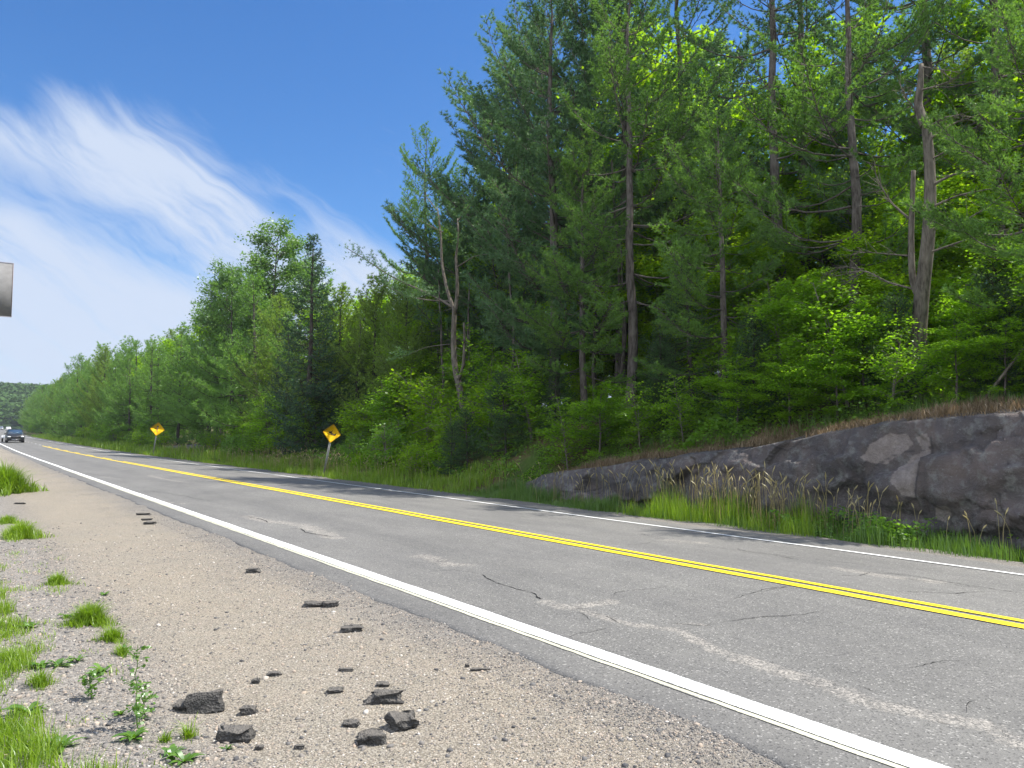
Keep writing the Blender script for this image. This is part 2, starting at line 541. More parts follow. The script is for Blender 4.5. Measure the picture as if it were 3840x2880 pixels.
# loose pebbles
m, t = new_mat('pebbles')
r = t.attr('rnd')
cr = t.n('ShaderNodeValToRGB', Fac=r)
cr.color_ramp.interpolation = 'LINEAR'
els = cr.color_ramp.elements
els[0].position = 0; els[0].color = (.075, .075, .080, 1)
els[1].position = 1; els[1].color = (.62, .58, .53, 1)
for q, cc in ((.25, (.16, .155, .15)), (.5, (.30, .26, .225)), (.72, (.36, .31, .26)), (.86, (.40, .32, .25)), (.93, (.45, .42, .38))):
    e_ = els.new(q); e_.color = (*cc, 1)
b = t.n('ShaderNodeBsdfPrincipled', Base__Color=cr.outputs[0], Roughness=.85)
b.inputs['Specular IOR Level'].default_value = .25
t.n('ShaderNodeOutputMaterial', Surface=b.outputs[0])
M['pebble'] = m

# ------------------------------------------------------------------ terrain
def Zt(t):
    t = np.asarray(t, float)
    return .0085 * 12 * np.logaddexp(0, (t - 75) / 12)


def shift(t):
    t = np.asarray(t, float)
    return 1.3e-4 * np.clip(t - 150, 0, None) ** 2


def roadz(x, t):
    return np.interp(x, [3.2, 7.18, 10.57, 12.2], [-.01, .03, -.126, -.20]) + Zt(t)


def vnoise(x, y, s=1.0, seed=0):
    """cheap smooth value noise, vectorised"""
    x = np.asarray(x, float) / s + seed * 17.3
    y = np.asarray(y, float) / s + seed * 9.1
    xi, yi = np.floor(x), np.floor(y)
    fx, fy = x - xi, y - yi
    fx = fx * fx * (3 - 2 * fx)
    fy = fy * fy * (3 - 2 * fy)

    def h(a, b):
        v = np.sin(a * 127.1 + b * 311.7) * 43758.5453
        return v - np.floor(v)
    return (h(xi, yi) * (1 - fx) + h(xi + 1, yi) * fx) * (1 - fy) + (h(xi, yi + 1) * (1 - fx) + h(xi + 1, yi + 1) * fx) * fy - .5


RT = [-30, 3, 5.3, 6.3, 7.7, 9.4, 11.5, 14, 18, 20]
RH = [2.3, 2.1, 1.98, 1.95, 1.82, 1.51, 1.2, .95, .36, -.1]


def ground(x, t):
    """terrain height; x measured across from the survey line, t along the road"""
    x = np.asarray(x, float)
    t = np.asarray(t, float)
    x, t = np.broadcast_arrays(x, t)
    xs = x - shift(t)
    z = np.zeros(x.shape)
    # left side: berm and fall away
    left = np.interp(xs, [-60, -12, -5, -1.9, -1.4, .3, 1.1, 3.3], [-2.6, -2.4, -1.5, -.27, -.42, -.35, -.35, -.35])
    # right side
    crest = np.interp(t, [-40, 5, 8.4, 18, 23, 28, 36, 46, 60, 90], [2.7, 2.55, 2.32, 2.0, 2.1, 2.0, 1.0, .35, .25, .2])
    rh = np.interp(t, RT, RH)
    isrock = np.clip((19.5 - t) / 1.5, 0, 1)
    base = -.12
    sm = np.clip((xs - 13.4) / 3.6, 0, 1)
    sm = sm * sm * (3 - 2 * sm)
    soft = base + (crest - base) * sm
    hard = np.interp(xs, [0, 14.5, 14.95], [0, 0, 1])
    hardz = np.where(xs < 14.95, -.35 + (rh + .05 + .35) * hard, rh + .05 + (crest - rh - .05) * np.clip((xs - 14.95) / 2.05, 0, 1))
    inner = np.where(xs > 13.4, soft * (1 - isrock) + hardz * isrock, 0)
    fl = np.interp(xs, [11.2, 12.0, 12.8, 13.4], [-.20, -.23, -.32, base])
    right = np.where(xs > 13.4, inner, fl)
    right = np.where((xs > 13.4) & (xs < 13.5) & (isrock > 0), np.maximum(right, -.35), right)
    right = right + np.clip(xs - 17, 0, 60) * np.interp(t, [0, 30, 60, 120], [.17, .15, .07, .05])
    mid = np.full(x.shape, -.30)
    z = np.where(xs < 3.3, left, np.where(xs > 11.2, right, mid))
    rough = vnoise(x, t, 1.7, 1) * .16 + vnoise(x, t, .5, 2) * .05
    amp = np.clip((xs - 12.6) / 1.5, 0, 1) + np.clip((-2.0 - xs) / 2, 0, 1)
    return z + rough * amp + Zt(t)


def sheet(name, xs, ts, zf, mat, jitter=None, skirt=0, extra=None, smooth=True, follow=True):
    X, T = np.meshgrid(xs, ts)
    if follow: XX = X + shift(T)
    else: XX = X
    if jitter is not None: XX = XX + jitter(X, T)
    Zz = zf(X, T) if follow else zf(XX, T)
    V = np.stack([XX, T, Zz], -1).reshape(-1, 3)
    nx, nt = len(xs), len(ts)
    i = np.arange(nt - 1)[:, None] * nx + np.arange(nx - 1)[None, :]
    i = i.ravel()
    Q = np.stack([i, i + 1, i + nx + 1, i + nx], 1)
    ex = {k: f(X, T).ravel() for k, f in (extra or {}).items()}
    if skirt:
        a = np.arange(nt) * nx
        n0 = len(V)
        sk = V[a].copy()
        sk[:, 2] -= skirt
        sk[:, 0] -= .012
        V = np.vstack([V, sk])
        j = np.arange(nt - 1)
        Q = np.vstack([Q, np.stack([a[:-1], a[1:], n0 + j + 1, n0 + j], 1)])
        ex = {k: np.concatenate([v, v[a]]) for k, v in ex.items()}
    me = npmesh(name, V, [Q], mat, None, smooth, ex)
    return link(name, me)


tt_g = np.concatenate([np.arange(-40, 0, 2.), np.arange(0, 45, .35), np.arange(45, 130, 1.5), np.arange(130, 500, 8), np.arange(500, 3200, 150)])
xx_g = np.concatenate([[-900, -400, -150, -80, -40, -20, -12], np.arange(-8, 0, .8), np.arange(0, 3.4, .25), [5, 7, 9, 11.2], np.arange(11.5, 17.4, .16), np.arange(17.5, 30, .8), np.arange(30, 70, 4), [90, 150, 300, 600, 1500, 3000]])
g = sheet('ground', xx_g, tt_g, lambda X, T: ground(X + shift(T), T), M['ground'])
tagp(g, kind='structure')

# ---- near gravel shoulder (fine relief)
def gravz(X, T):
    z = -.028 + Zt(T) + vnoise(X, T, .9, 3) * .022 + vnoise(X, T, .28, 4) * .012 + vnoise(X, T, .09, 5) * .006
    z = z + np.clip(1.25 - X, 0, 1) * .05 + np.clip(X - 2.9, 0, .5) * .02
    z = np.where(X < .4, z - (.4 - X) * .11, z)
    return z


ts = np.concatenate([np.arange(-3, 2, .3), np.arange(2, 12, .05), np.arange(12, 40, .3), np.arange(40, 420, 4.)])
xs = np.concatenate([np.arange(-2.0, .4, .12), np.arange(.4, 3.5, .05)])
g = sheet('gravel_shoulder', xs, ts, gravz, M['gravel'])
tagp(g, kind='structure')
ts = np.concatenate([np.arange(-3, 60, .5), np.arange(60, 420, 4.)])
g = sheet('far_gravel_shoulder', np.linspace(11.1, 12.35, 6), ts,
          lambda X, T: np.interp(X, [11.1, 11.6, 12.35], [-.172, -.182, -.225]) + Zt(T), M['gravel'],
          jitter=lambda X, T: np.where(X > 12.2, vnoise(T, T * 0, 1.3, 8) * .35, 0))
tagp(g, kind='structure')
# gravel side track mouth on the far side
g = sheet('side_track', np.linspace(12.2, 19, 14), np.linspace(66, 80, 12),
          lambda X, T: ground(X + shift(T), T) + .05 + .0 * X, M['gravel'], jitter=lambda X, T: vnoise(X, T, 2, 3) * .5)
tagp(g, kind='structure')

# ---- road
def pl(pts, z=0.0):
    return np.array([on_plane(u, v, z)[:2] for u, v in pts])


def z6(L): return [(2600 + x / 1.2024, 1500 + y / 1.2024) for x, y in L]
def z3(L): return [(1600 + x / 1.58, 1900 + y / 1.58) for x, y in L]
def z1(L): return [(x / 1.693, 1900 + y / 1.693) for x, y in L]


WEAR = [(z3([(700, 570), (800, 590), (880, 600), (960, 585), (1090, 568)]), .10),
        (z3([(950, 620), (1150, 690), (1500, 740), (1700, 850), (2000, 930), (2212, 1000)]), .07),
        (z6([(200, 1165), (450, 1240), (600, 1290), (800, 1370), (1000, 1410), (1250, 1460), (1500, 1560)]), .10),
        (z1([(1560, 62), (1700, 95), (1820, 105), (1900, 115), (2000, 150), (2130, 200)]), .16),
        (z3([(-60, 300), (0, 295), (130, 350), (240, 350)]), .13),
        (z3([(1440, 180), (1530, 183), (1620, 190)]), .18),
        (z3([(1490, 700), (1560, 695), (1650, 705)]), .04),
        ([(560, 1785), (620, 1800), (700, 1812)], .12),
        ([(600, 1880), (700, 1890)], .07),
        ([(3150, 2120), (3330, 2150), (3500, 2165)], .14)]
WEARW = [(pl(p), wd) for p, wd in WEAR]


def polydist(P, Q):
    d = np.full(len(P), 1e9)
    for a, b in zip(Q[:-1], Q[1:]):
        ab = b - a
        s = np.clip(((P - a) @ ab) / (ab @ ab), 0, 1)
        d = np.minimum(d, np.linalg.norm(P - a - s[:, None] * ab, axis=1))
    return d


def wearf(X, T):
    P = np.stack([X.ravel(), T.ravel()], 1)
    w_ = np.zeros(len(P))
    near = (P[:, 1] < 50) & (P[:, 1] > 0)
    for Q, wd in WEARW:
        d = polydist(P[near], Q)
        w_[near] = np.maximum(w_[near], np.clip(1.6 - d / wd, 0, 1))
    return w_.reshape(X.shape)


def stainf(X, T):
    # oily centre and dark pavement lip
    return np.clip(1 - (X - 3.33) / .45, 0, 1) * .35 + np.exp(-((X - 5.45) / .35) ** 2) * .25


ts = np.concatenate([np.arange(-6, 1.5, .5), np.arange(1.5, 16, .05), np.arange(16, 45, .2), np.arange(45, 700, 2.)])
xs = np.concatenate([np.arange(3.33, 7.2, .05), [7.18], np.arange(7.25, 10.5, .15), [10.57], np.arange(10.7, 11.5, .12)])
xs = np.unique(np.round(xs, 3))


def roadjit(X, T):
    e0 = vnoise(T, T * 0, .9, 5) * .10 + vnoise(T, T * 0, .22, 6) * .045 + vnoise(T, T * 0, .07, 7) * .02
    e1 = vnoise(T, T * 0, 1.1, 9) * .22 + vnoise(T, T * 0, .3, 2) * .08
    return np.where(X < 3.34, e0, np.where(X < 3.40, e0 * .7, np.where(X > 11.35, e1, 0)))


road = sheet('road', xs, ts, lambda X, T: roadz(X, T) - np.where(X < 3.36, .012, 0) + vnoise(X, T, 1.5, 6) * .006, M['asphalt'], jitter=roadjit, skirt=.06,
             extra={'wear': wearf, 'stain': stainf})
tagp(road, kind='structure')


def strip(name, x0, x1, ranges, mat, lift=.004, edgew=True, wob=.006):
    V, Q, E = [], [], []
    n = 0
    for t0, t1 in ranges:
        tv = [t0]
        while tv[-1] < t1:
            s_ = tv[-1]
            tv.append(min(t1, s_ + (.1 if s_ < 16 else .4 if s_ < 45 else 2.0)))
        tv = np.array(tv)
        cols = np.array([x0, x0 + .012, (x0 + x1) / 2, x1 - .012, x1])
        X, T = np.meshgrid(cols, tv)
        jit = vnoise(T, X * 0 + (X > (x0 + x1) / 2) * 7.0, .13, 4) * wob * 2 * (abs(X - (x0 + x1) / 2) > (x1 - x0) * .45)
        sw = vnoise(T, T * 0, 6, 3) * .02
        XX = X + shift(T) + jit + sw
        Zz = roadz(X, T) + lift + vnoise(X, T, 1.5, 6) * .006
        V.append(np.stack([XX, T, Zz], -1).reshape(-1, 3))
        E.append((np.abs(X - (x0 + x1) / 2) > (x1 - x0) * .49).astype(float).ravel())
        i = (np.arange(len(tv) - 1)[:, None] * 5 + np.arange(4)[None]).ravel() + n
        Q.append(np.stack([i, i + 1, i + 6, i + 5], 1))
        n += X.size
    me = npmesh(name, np.concatenate(V), [np.concatenate(Q)], mat, None, True, {'edge': np.concatenate(E)})
    return link(name, me, road)


strip('edge_line', 3.735, 3.90, [(-4, 690)], M['white_paint'], .008)
strip('faded_edge_line', 3.685, 3.745, [(-4, 40)], M['old_paint'], .004, wob=.014)
strip('far_edge_line', 10.50, 10.62, [(-4, 690)], M['white_paint'], .008)
strip('centre_line', 6.99, 7.13, [(-4, 96)], M['yellow_paint'], .008)
dash = [(-4, 47)]
tpos = 51
while tpos < 90:
    dash.append((tpos, tpos + 3.5)); tpos += 7.5
strip('passing_line', 7.22, 7.35, dash, M['yellow_paint'], .008)
strip('lane_dash', 7.12, 7.24, [(100 + 6 * k, 101.6 + 6 * k) for k in range(11)], M['white_paint'], .008)

# cracks: thin dark ribbons lying in the pavement
M['crackm'] = simple('crack_tar', (.022, .022, .023), .9, 0, .2, 30, .1)
CRACKS = [(z3([(320, 400), (345, 420), (400, 450), (500, 475), (620, 510), (650, 535), (682, 545)]), .012),
          (z3([(640, 532), (682, 546)]), .028),
          (z3([(840, 765), (900, 745), (1000, 730), (1090, 712)]), .007),
          (z3([(960, 620), (1040, 640), (1100, 660), (1150, 690)]), .006),
          (z3([(1100, 535), (1130, 510), (1200, 500), (1300, 493), (1480, 480)]), .006),
          (z3([(1850, 672), (1900, 665), (2000, 660), (2212, 648)]), .006),
          (z3([(0, 382), (150, 375), (240, 385), (320, 400)]), .006),
          (z3([(850, 610), (900, 630), (940, 650), (970, 670)]), .005),
          (z3([(880, 595), (940, 607)]), .012),
          (z3([(1410, 685), (1500, 695), (1640, 705), (1700, 695)]), .006),
          (z6([(740, 1290), (790, 1302), (832, 1325)]), .011),
          (z6([(1075, 1440), (1120, 1452), (1160, 1460)]), .013),
          (z6([(900, 1208), (990, 1208), (1050, 1195), (1120, 1182), (1220, 1178)]), .006),
          (z6([(120, 1003), (300, 985), (400, 975), (500, 972), (590, 955)]), .006),
          (z6([(1228, 1412), (1232, 1380), (1255, 1362), (1285, 1352)]), .007),
          (z6([(180, 905), (250, 880), (310, 862), (440, 847)]), .006),
          (z6([(920, 865), (1050, 860), (1190, 862), (1240, 850), (1340, 842)]), .009),
          (z6([(640, 785), (760, 778), (800, 755), (900, 762), (1000, 772)]), .009),
          (z6([(0, 640), (200, 655), (350, 672), (500, 690), (620, 700), (800, 715)]), .010),
          (z6([(820, 750), (1000, 770), (1200, 805), (1480, 845)]), .012),
          (z6([(900, 780), (1100, 800), (1330, 830)]), .010),
          (z1([(1500, 62), (1580, 62), (1650, 75), (1700, 100)]), .018),
          (z1([(1800, 140), (1900, 138), (1950, 162), (2040, 180), (2110, 190)]), .018),
          (z1([(1950, 262), (2000, 255), (2080, 240)]), .008),
          (z3([(1170, 225), (1320, 205), (1330, 195), (1420, 188)]), .008),
          (z3([(1260, 130), (1300, 145), (1420, 160)]), .012),
          (z3([(1830, 215), (1900, 240), (2060, 258), (2212, 290)]), .012),
          (z3([(520, 35), (600, 42)]), .02),
          (z3([(30, 322), (80, 325), (130, 322)]), .02),
          (z3([(1975, 515), (2080, 495), (2170, 482)]), .006),
          ([(560, 1840), (700, 1862), (790, 1880)], .012),
          ([(300, 1770), (420, 1790), (520, 1800)], .015)]
rng_ = np.random.RandomState(3)
for pts, wd in CRACKS:
    P = pl(pts, .01)
    # resample with jitter
    seg = np.linalg.norm(np.diff(P, axis=0), axis=1)
    L = np.concatenate([[0], np.cumsum(seg)])
    n = max(6, int(L[-1] / .035))
    s = np.linspace(0, L[-1], n)
    C = np.stack([np.interp(s, L, P[:, 0]), np.interp(s, L, P[:, 1])], 1)
    off = np.cumsum(rng_.normal(0, .006, (n, 2)), 0)
    off -= np.linspace(0, 1, n)[:, None] * off[-1]
    C += off
    d = np.gradient(C, axis=0)
    d /= np.linalg.norm(d, axis=1)[:, None] + 1e-9
    nrm = np.stack([-d[:, 1], d[:, 0]], 1)
    hw = wd / 2 * (.35 + rng_.rand(n) * .9) * np.minimum(1, np.minimum(np.arange(n), np.arange(n)[::-1]) / 4 + .15)
    A, B = C + nrm * hw[:, None], C - nrm * hw[:, None]
    V = np.stack([A, B], 1).reshape(-1, 2)
    z = roadz(V[:, 0], V[:, 1]) + vnoise(V[:, 0], V[:, 1], 1.5, 6) * .006 + .0045
    V = np.column_stack([V, z])
    i = np.arange(n - 1) * 2
    me = npmesh('crack', V, [np.stack([i, i + 1, i + 3, i + 2], 1)], M['crackm'])
    link('crack', me, road)

# ------------------------------------------------------------------ rock outcrop
ts = np.arange(-7, 19.6, .035)
ns = 60
S = np.linspace(0, 1, ns)
X, Zc, T = [], [], []
paleP = [np.array([on_lateral(u, v, 13.9)[1:] for u, v in q]) for q in (
    [(3262, 1715), (3290, 1660), (3345, 1625), (3410, 1628), (3440, 1665), (3395, 1700), (3340, 1740), (3290, 1735)],
    [(3405, 1760), (3440, 1705), (3508, 1680), (3500, 1760), (3488, 1862), (3440, 1850), (3400, 1800)],
    [(3450, 1640), (3495, 1625), (3508, 1665), (3490, 1690), (3470, 1690)],
    [(3545, 1890), (3600, 1895), (3610, 1925), (3570, 1950), (3540, 1940)])]
crackP = [np.array([on_lateral(u, v, 13.9)[1:] for u, v in q]) for q in (
    [(3508, 1640), (3512, 1690), (3500, 1750), (3492, 1862), (3450, 1860)],
    [(3440, 1690), (3370, 1705), (3320, 1735), (3270, 1790), (3235, 1845)],
    [(3840, 1820), (3780, 1860), (3740, 1900), (3690, 1930), (3600, 1960)],
    [(2900, 1665), (2960, 1690), (3020, 1650)], [(3030, 1730), (3060, 1735)],
    [(2500, 1870), (2570, 1858)], [(2200, 1845), (2300, 1820), (2390, 1800)], [(3330, 1960), (3420, 1940)])]


def inpoly(P, Q):
    r = np.zeros(len(P), bool)
    x, y = P[:, 0], P[:, 1]
    j = len(Q) - 1
    for i in range(len(Q)):
        c = ((Q[i, 1] > y) != (Q[j, 1] > y)) & (x < (Q[j, 0] - Q[i, 0]) * (y - Q[i, 1]) / (Q[j, 1] - Q[i, 1] + 1e-9) + Q[i, 0])
        r ^= c
        j = i
    return r


TT, SS = np.meshgrid(ts, S, indexing='ij')
H = np.interp(TT, RT, RH)
# profile: foot, leaning face, rounded brow, flat top going under the turf
px_ = np.interp(SS, [0, .55, .72, .85, 1], [13.50, 13.66, 13.80, 14.25, 15.15])
hz = np.interp(SS, [0, .55, .72, .85, 1], [0, .80, .97, 1.0, 1.0])
ZZ = -.45 + (H + .45) * hz + np.where(SS > .85, .02, 0) + np.where(SS > .93, -.10, 0)
end = np.clip((19.4 - TT) / 2.0, 0, 1)
px_ = px_ + (1 - end) * .5
disp = np.zeros(TT.shape)
for i in range(TT.shape[0]):
    for j in range(ns):
        q = Vector((px_[i, j], TT[i, j], ZZ[i, j]))
        a = mn.noise(Vector((q.x * .5, q.y * .55, q.z * .9))) * .12
        b2 = mn.noise(Vector((q.x * 1.6, q.y * 1.5 + 5, q.z * 2.2))) * .12
        # fractured steps: sheared, quantised noise
        sh = mn.noise(Vector((1.7, q.y * .9 + q.z * .7, q.z * 1.7 - q.y * .4)))
        stp = (math.floor(sh * 6) / 6) * .20
        c2 = mn.fractal(q * 3, .7, 2.0, 6) * .050
        disp[i, j] = a + b2 + stp + c2
P2 = np.stack([TT.ravel(), ZZ.ravel()], 1)
pale = np.zeros(len(P2))
for Q_ in paleP:
    dd_ = polydist(P2, np.vstack([Q_, Q_[:1]])) * np.where(inpoly(P2, Q_), 1, -1)
    pale = np.maximum(pale, np.clip(.5 + dd_ / .16, 0, 1))
crk = np.zeros(len(P2))
for Q_ in crackP:
    crk = np.maximum(crk, np.clip(1.05 - polydist(P2, Q_) / .055, 0, 1))
# facets: broken planar faces, each with its own set-back and tilt
def facets(y, z, n, seed, amp, tilt, sy=1.0, sz=1.0):
    rs = np.random.RandomState(seed)
    C = np.stack([rs.uniform(-7.5, 20, n), rs.uniform(-.8, 2.6, n)], 1)
    wy = y + vnoise(y, z, .35, seed) * .22 + vnoise(y, z, .11, seed + 1) * .06
    wz = z + vnoise(y, z, .35, seed + 2) * .22 + vnoise(y, z, .11, seed + 3) * .06
    d = ((wy[:, None] - C[None, :, 0] + (wz[:, None] - C[None, :, 1]) * .55) * sy) ** 2 + ((wz[:, None] - C[None, :, 1]) * sz) ** 2
    k = d.argmin(1)
    d2 = np.sort(np.sqrt(d), 1)[:, :2]
    off = rs.uniform(-1, 1, n) * amp
    ty, tz = rs.normal(0, tilt, n), rs.normal(0, tilt, n)
    gap_ = np.clip(1 - (d2[:, 1] - d2[:, 0]) / .045, 0, 1)
    return off[k] + ty[k] * (y - C[k, 0]) + tz[k] * (z - C[k, 1]), gap_, rs.rand(n)[k]


fA, gA, cA = facets(P2[:, 0], P2[:, 1], 70, 4, .14, .20, .7, 1.25)
fB, gB, cB = facets(P2[:, 0], P2[:, 1], 520, 8, .028, .16, .8, 1.2)
bandy = np.clip(.6 + vnoise(P2[:, 0], P2[:, 1], 1.6, 33) * 1.6, 0, 1)
disp = disp.ravel() * .8 + np.clip(fA, -.26, .26) + np.clip(fB * 1.5, -.09, .09) * bandy - (pale > .5) * .03
joint = np.maximum(gA * .8 * (cA > .35), gB * .55 * bandy * (cB > .55))
disp = disp - joint * .03
crk = np.maximum(crk, joint)
# the pale slab is bounded by a step at its right edge
stepline = on_lateral(3505, 1760, 13.9)[1]
mask_step = (P2[:, 0] > stepline) & (P2[:, 0] < stepline + 1.6) & (P2[:, 1] > .2)
disp = disp + np.where(mask_step, .10 * (1 - (P2[:, 0] - stepline) / 1.6), 0)
rust = np.clip(1 - polydist(P2, np.array([on_lateral(2610, 1680, 14.1)[1:], on_lateral(2680, 1668, 14.1)[1:]])) / .12, 0, 1) * .9
dx = -disp * np.clip(1.15 - SS.ravel(), 0, 1)
V = np.stack([px_.ravel() + dx, TT.ravel(), ZZ.ravel() + disp * np.clip(SS.ravel() - .6, 0, .4) * .6], 1)
i = (np.arange(len(ts) - 1)[:, None] * ns + np.arange(ns - 1)[None]).ravel()
me = npmesh('rock_outcrop', V, [np.stack([i, i + ns, i + ns + 1, i + 1], 1)], M['rock'], None, False, {'pale': pale, 'crack': crk, 'rust': rust, 'tone': cA * .6 + cB * .4})
ro = link('rock_outcrop', me)
tagp(ro, 'long dark grey rock cut face along the far ditch with a pale pinkish slab', 'rock')

# ------------------------------------------------------------------ plants: generators
def needles(P, D, k, ln, wd, lo, hi, rs, rng_len=.35):
    """k thin triangles per tuft at P, spread around D"""
    n = len(P)
    P = np.repeat(P, k, 0)
    D = np.repeat(D, k, 0)
    rv = rs.normal(0, 1, (n * k, 3))
    rv -= (rv * D).sum(1)[:, None] * D
    rv /= np.linalg.norm(rv, axis=1)[:, None] + 1e-9
    ph = rs.uniform(lo, hi, n * k)[:, None]
    d = D * np.cos(ph) + rv * np.sin(ph)
    sd = np.cross(d, rs.normal(0, 1, (n * k, 3)))
    sd /= np.linalg.norm(sd, axis=1)[:, None] + 1e-9
    L = ln * rs.uniform(1 - rng_len, 1 + rng_len, n * k)[:, None]
    V = np.stack([P - sd * wd / 2, P + sd * wd / 2, P + d * L], 1).reshape(-1, 3)
    F = np.arange(n * k * 3).reshape(-1, 3)
    r = np.repeat(rs.rand(n), k) * .7 + rs.rand(n * k) * .3
    return V, F, r


def leaves(P, size, rs, flat=.5, droop=.0):
    """one folded rhombic leaf per point"""
    n = len(P)
    a = rs.uniform(0, 2 * math.pi, n)
    d = np.stack([np.cos(a), np.sin(a), rs.normal(-droop, .35, n)], 1)
    d /= np.linalg.norm(d, axis=1)[:, None]
    up = np.stack([rs.normal(0, flat, n), rs.normal(0, flat, n), np.ones(n)], 1)
    sd = np.cross(d, up)
    sd /= np.linalg.norm(sd, axis=1)[:, None] + 1e-9
    L = size * rs.uniform(.6, 1.25, n)[:, None]
    mid = P + d * L * .45
    V = np.stack([P, mid + sd * L * .42, P + d * L, mid - sd * L * .42], 1).reshape(-1, 3)
    F = np.arange(n * 4).reshape(-1, 4)
    return V, F, rs.rand(n)


def conifer(name, H, r0, zb, R, seed, leaf, bark, dz=.5, per=5, tipup=.35, droop=0.0, prof=1.0, tuft=.13,
            nk=11, nl=.12, nw=.012, spread=(.3, 1.1), brl=.42, bstep=.22, lean=(0, 0), bare=0.0, sides=8, keep=None, dead=0, rise=(-.05, .25, .95)):
    rs = np.random.RandomState(seed)
    wood = MB()
    zz = np.linspace(0, H, 14)
    wob = np.cumsum(rs.normal(0, .035, (14, 2)), 0) * (H / 14)
    tr = np.stack([wob[:, 0] + lean[0] * zz, wob[:, 1] + lean[1] * zz, zz - .25 * (zz == 0)], 1)
    rr = r0 * (1 - zz / H) ** .8 + .012
    rr[0] *= 1.35
    wood.tube(tr, rr, sides)
    TP, TD = [], []
    z = zb
    while z < H - .05:
        rel = (z - zb) / (H - zb)
        pr = (1 - rel) ** prof * (1 - .35 * math.exp(-rel * 7))
        for _ in range(rs.randint(per - 1, per + 2)):
            az_ = rs.uniform(0, 2 * math.pi)
            if keep is not None and not keep(az_, rel, rs): continue
            L = R * pr * rs.uniform(.45, 1.22) + .22
            z0 = min(H - .02, z + rs.uniform(-.2, .2) * dz)
            c0 = np.array([np.interp(z0, zz, tr[:, 0]), np.interp(z0, zz, tr[:, 1]), z0])
            dirh = np.array([math.cos(az_), math.sin(az_), 0])
            e0 = np.interp(rel, [0, .5, 1], rise) - droop + rs.normal(0, .08)
            m_ = 7
            s_ = np.linspace(0, 1, m_)
            cur = dirh[None] * (s_ * L)[:, None] * math.cos(e0)
            zcur = s_ * L * math.sin(e0) + tipup * L * s_ ** 2.4 - .10 * L * np.sin(s_ * math.pi) * (1 if droop == 0 else 2.0)
            side = np.array([-dirh[1], dirh[0], 0])
            cur = cur + side[None] * (np.cumsum(rs.normal(0, .03, m_)) * L * .35)[:, None]
            pts = c0 + cur
            pts[:, 2] += zcur
            rb = max(.006, r0 * .20 * (L / R))
            wood.tube(pts, rb * (1 - s_ * .85) + .003, 4)
            if dead and rs.rand() < dead: continue
            st = .28 + bare * (1 - rel) * rs.uniform(.5, 1.2)
            s0 = st
            sgn = 1
            while s0 < 1.0:
                b0 = np.array([np.interp(s0, s_, pts[:, k]) for k in range(3)])
                q = int(min(m_ - 2, s0 * (m_ - 1)))
                tg = pts[q + 1] - pts[q]
                tg = tg / (np.linalg.norm(tg) + 1e-9)
                sd_ = np.cross(tg, [0, 0, 1]); sd_ /= np.linalg.norm(sd_) + 1e-9
                ang = rs.uniform(.6, 1.0)
                bd = tg * math.cos(ang) + sd_ * sgn * math.sin(ang) + np.array([0, 0, rs.normal(.08 + tipup * .3 - droop * .5, .08)])
                bd /= np.linalg.norm(bd)
                bl = (brl * L * (1.12 - s0) + .16) * rs.uniform(.6, 1.15)
                wood.tube(np.array([b0, b0 + bd * bl * .5, b0 + bd * bl + np.array([0, 0, tipup * .12 * bl])]), [rb * .35 + .002, rb * .2 + .002, .002], 3)
                k_ = max(2, int(bl / tuft))
                u_ = np.linspace(.25, 1, k_)
                pp = b0[None] + bd[None] * (u_ * bl)[:, None]
                pp[:, 2] += tipup * .12 * bl * u_ ** 2
                TP.append(pp + rs.normal(0, .02, pp.shape))
                dd = bd[None] + rs.normal(0, .12, pp.shape) + np.array([0, 0, .25 * tipup + .05])
                TD.append(dd / np.linalg.norm(dd, axis=1)[:, None])
                sgn = -sgn
                s0 += bstep / max(L, .4) * rs.uniform(.6, 1.2)
            TP.append(pts[-1:] + 0)
            d_ = pts[-1:] - pts[-2:-1]
            TD.append(d_ / np.linalg.norm(d_))
        z += dz * rs.uniform(.75, 1.25)
    TP.append(tr[-1:] + [0, 0, .05]); TD.append(np.array([[0, 0, 1.]]))
    TP, TD = np.concatenate(TP), np.concatenate(TD)
    V, F, r = needles(TP, TD, nk, nl, nw, spread[0], spread[1], rs)
    return {'trunk': wood.mesh(name + '_trunk', M[bark], True), 'crown': npmesh(name + '_crown', V, [F], M[leaf], r), 'n': len(F), 'H': H}


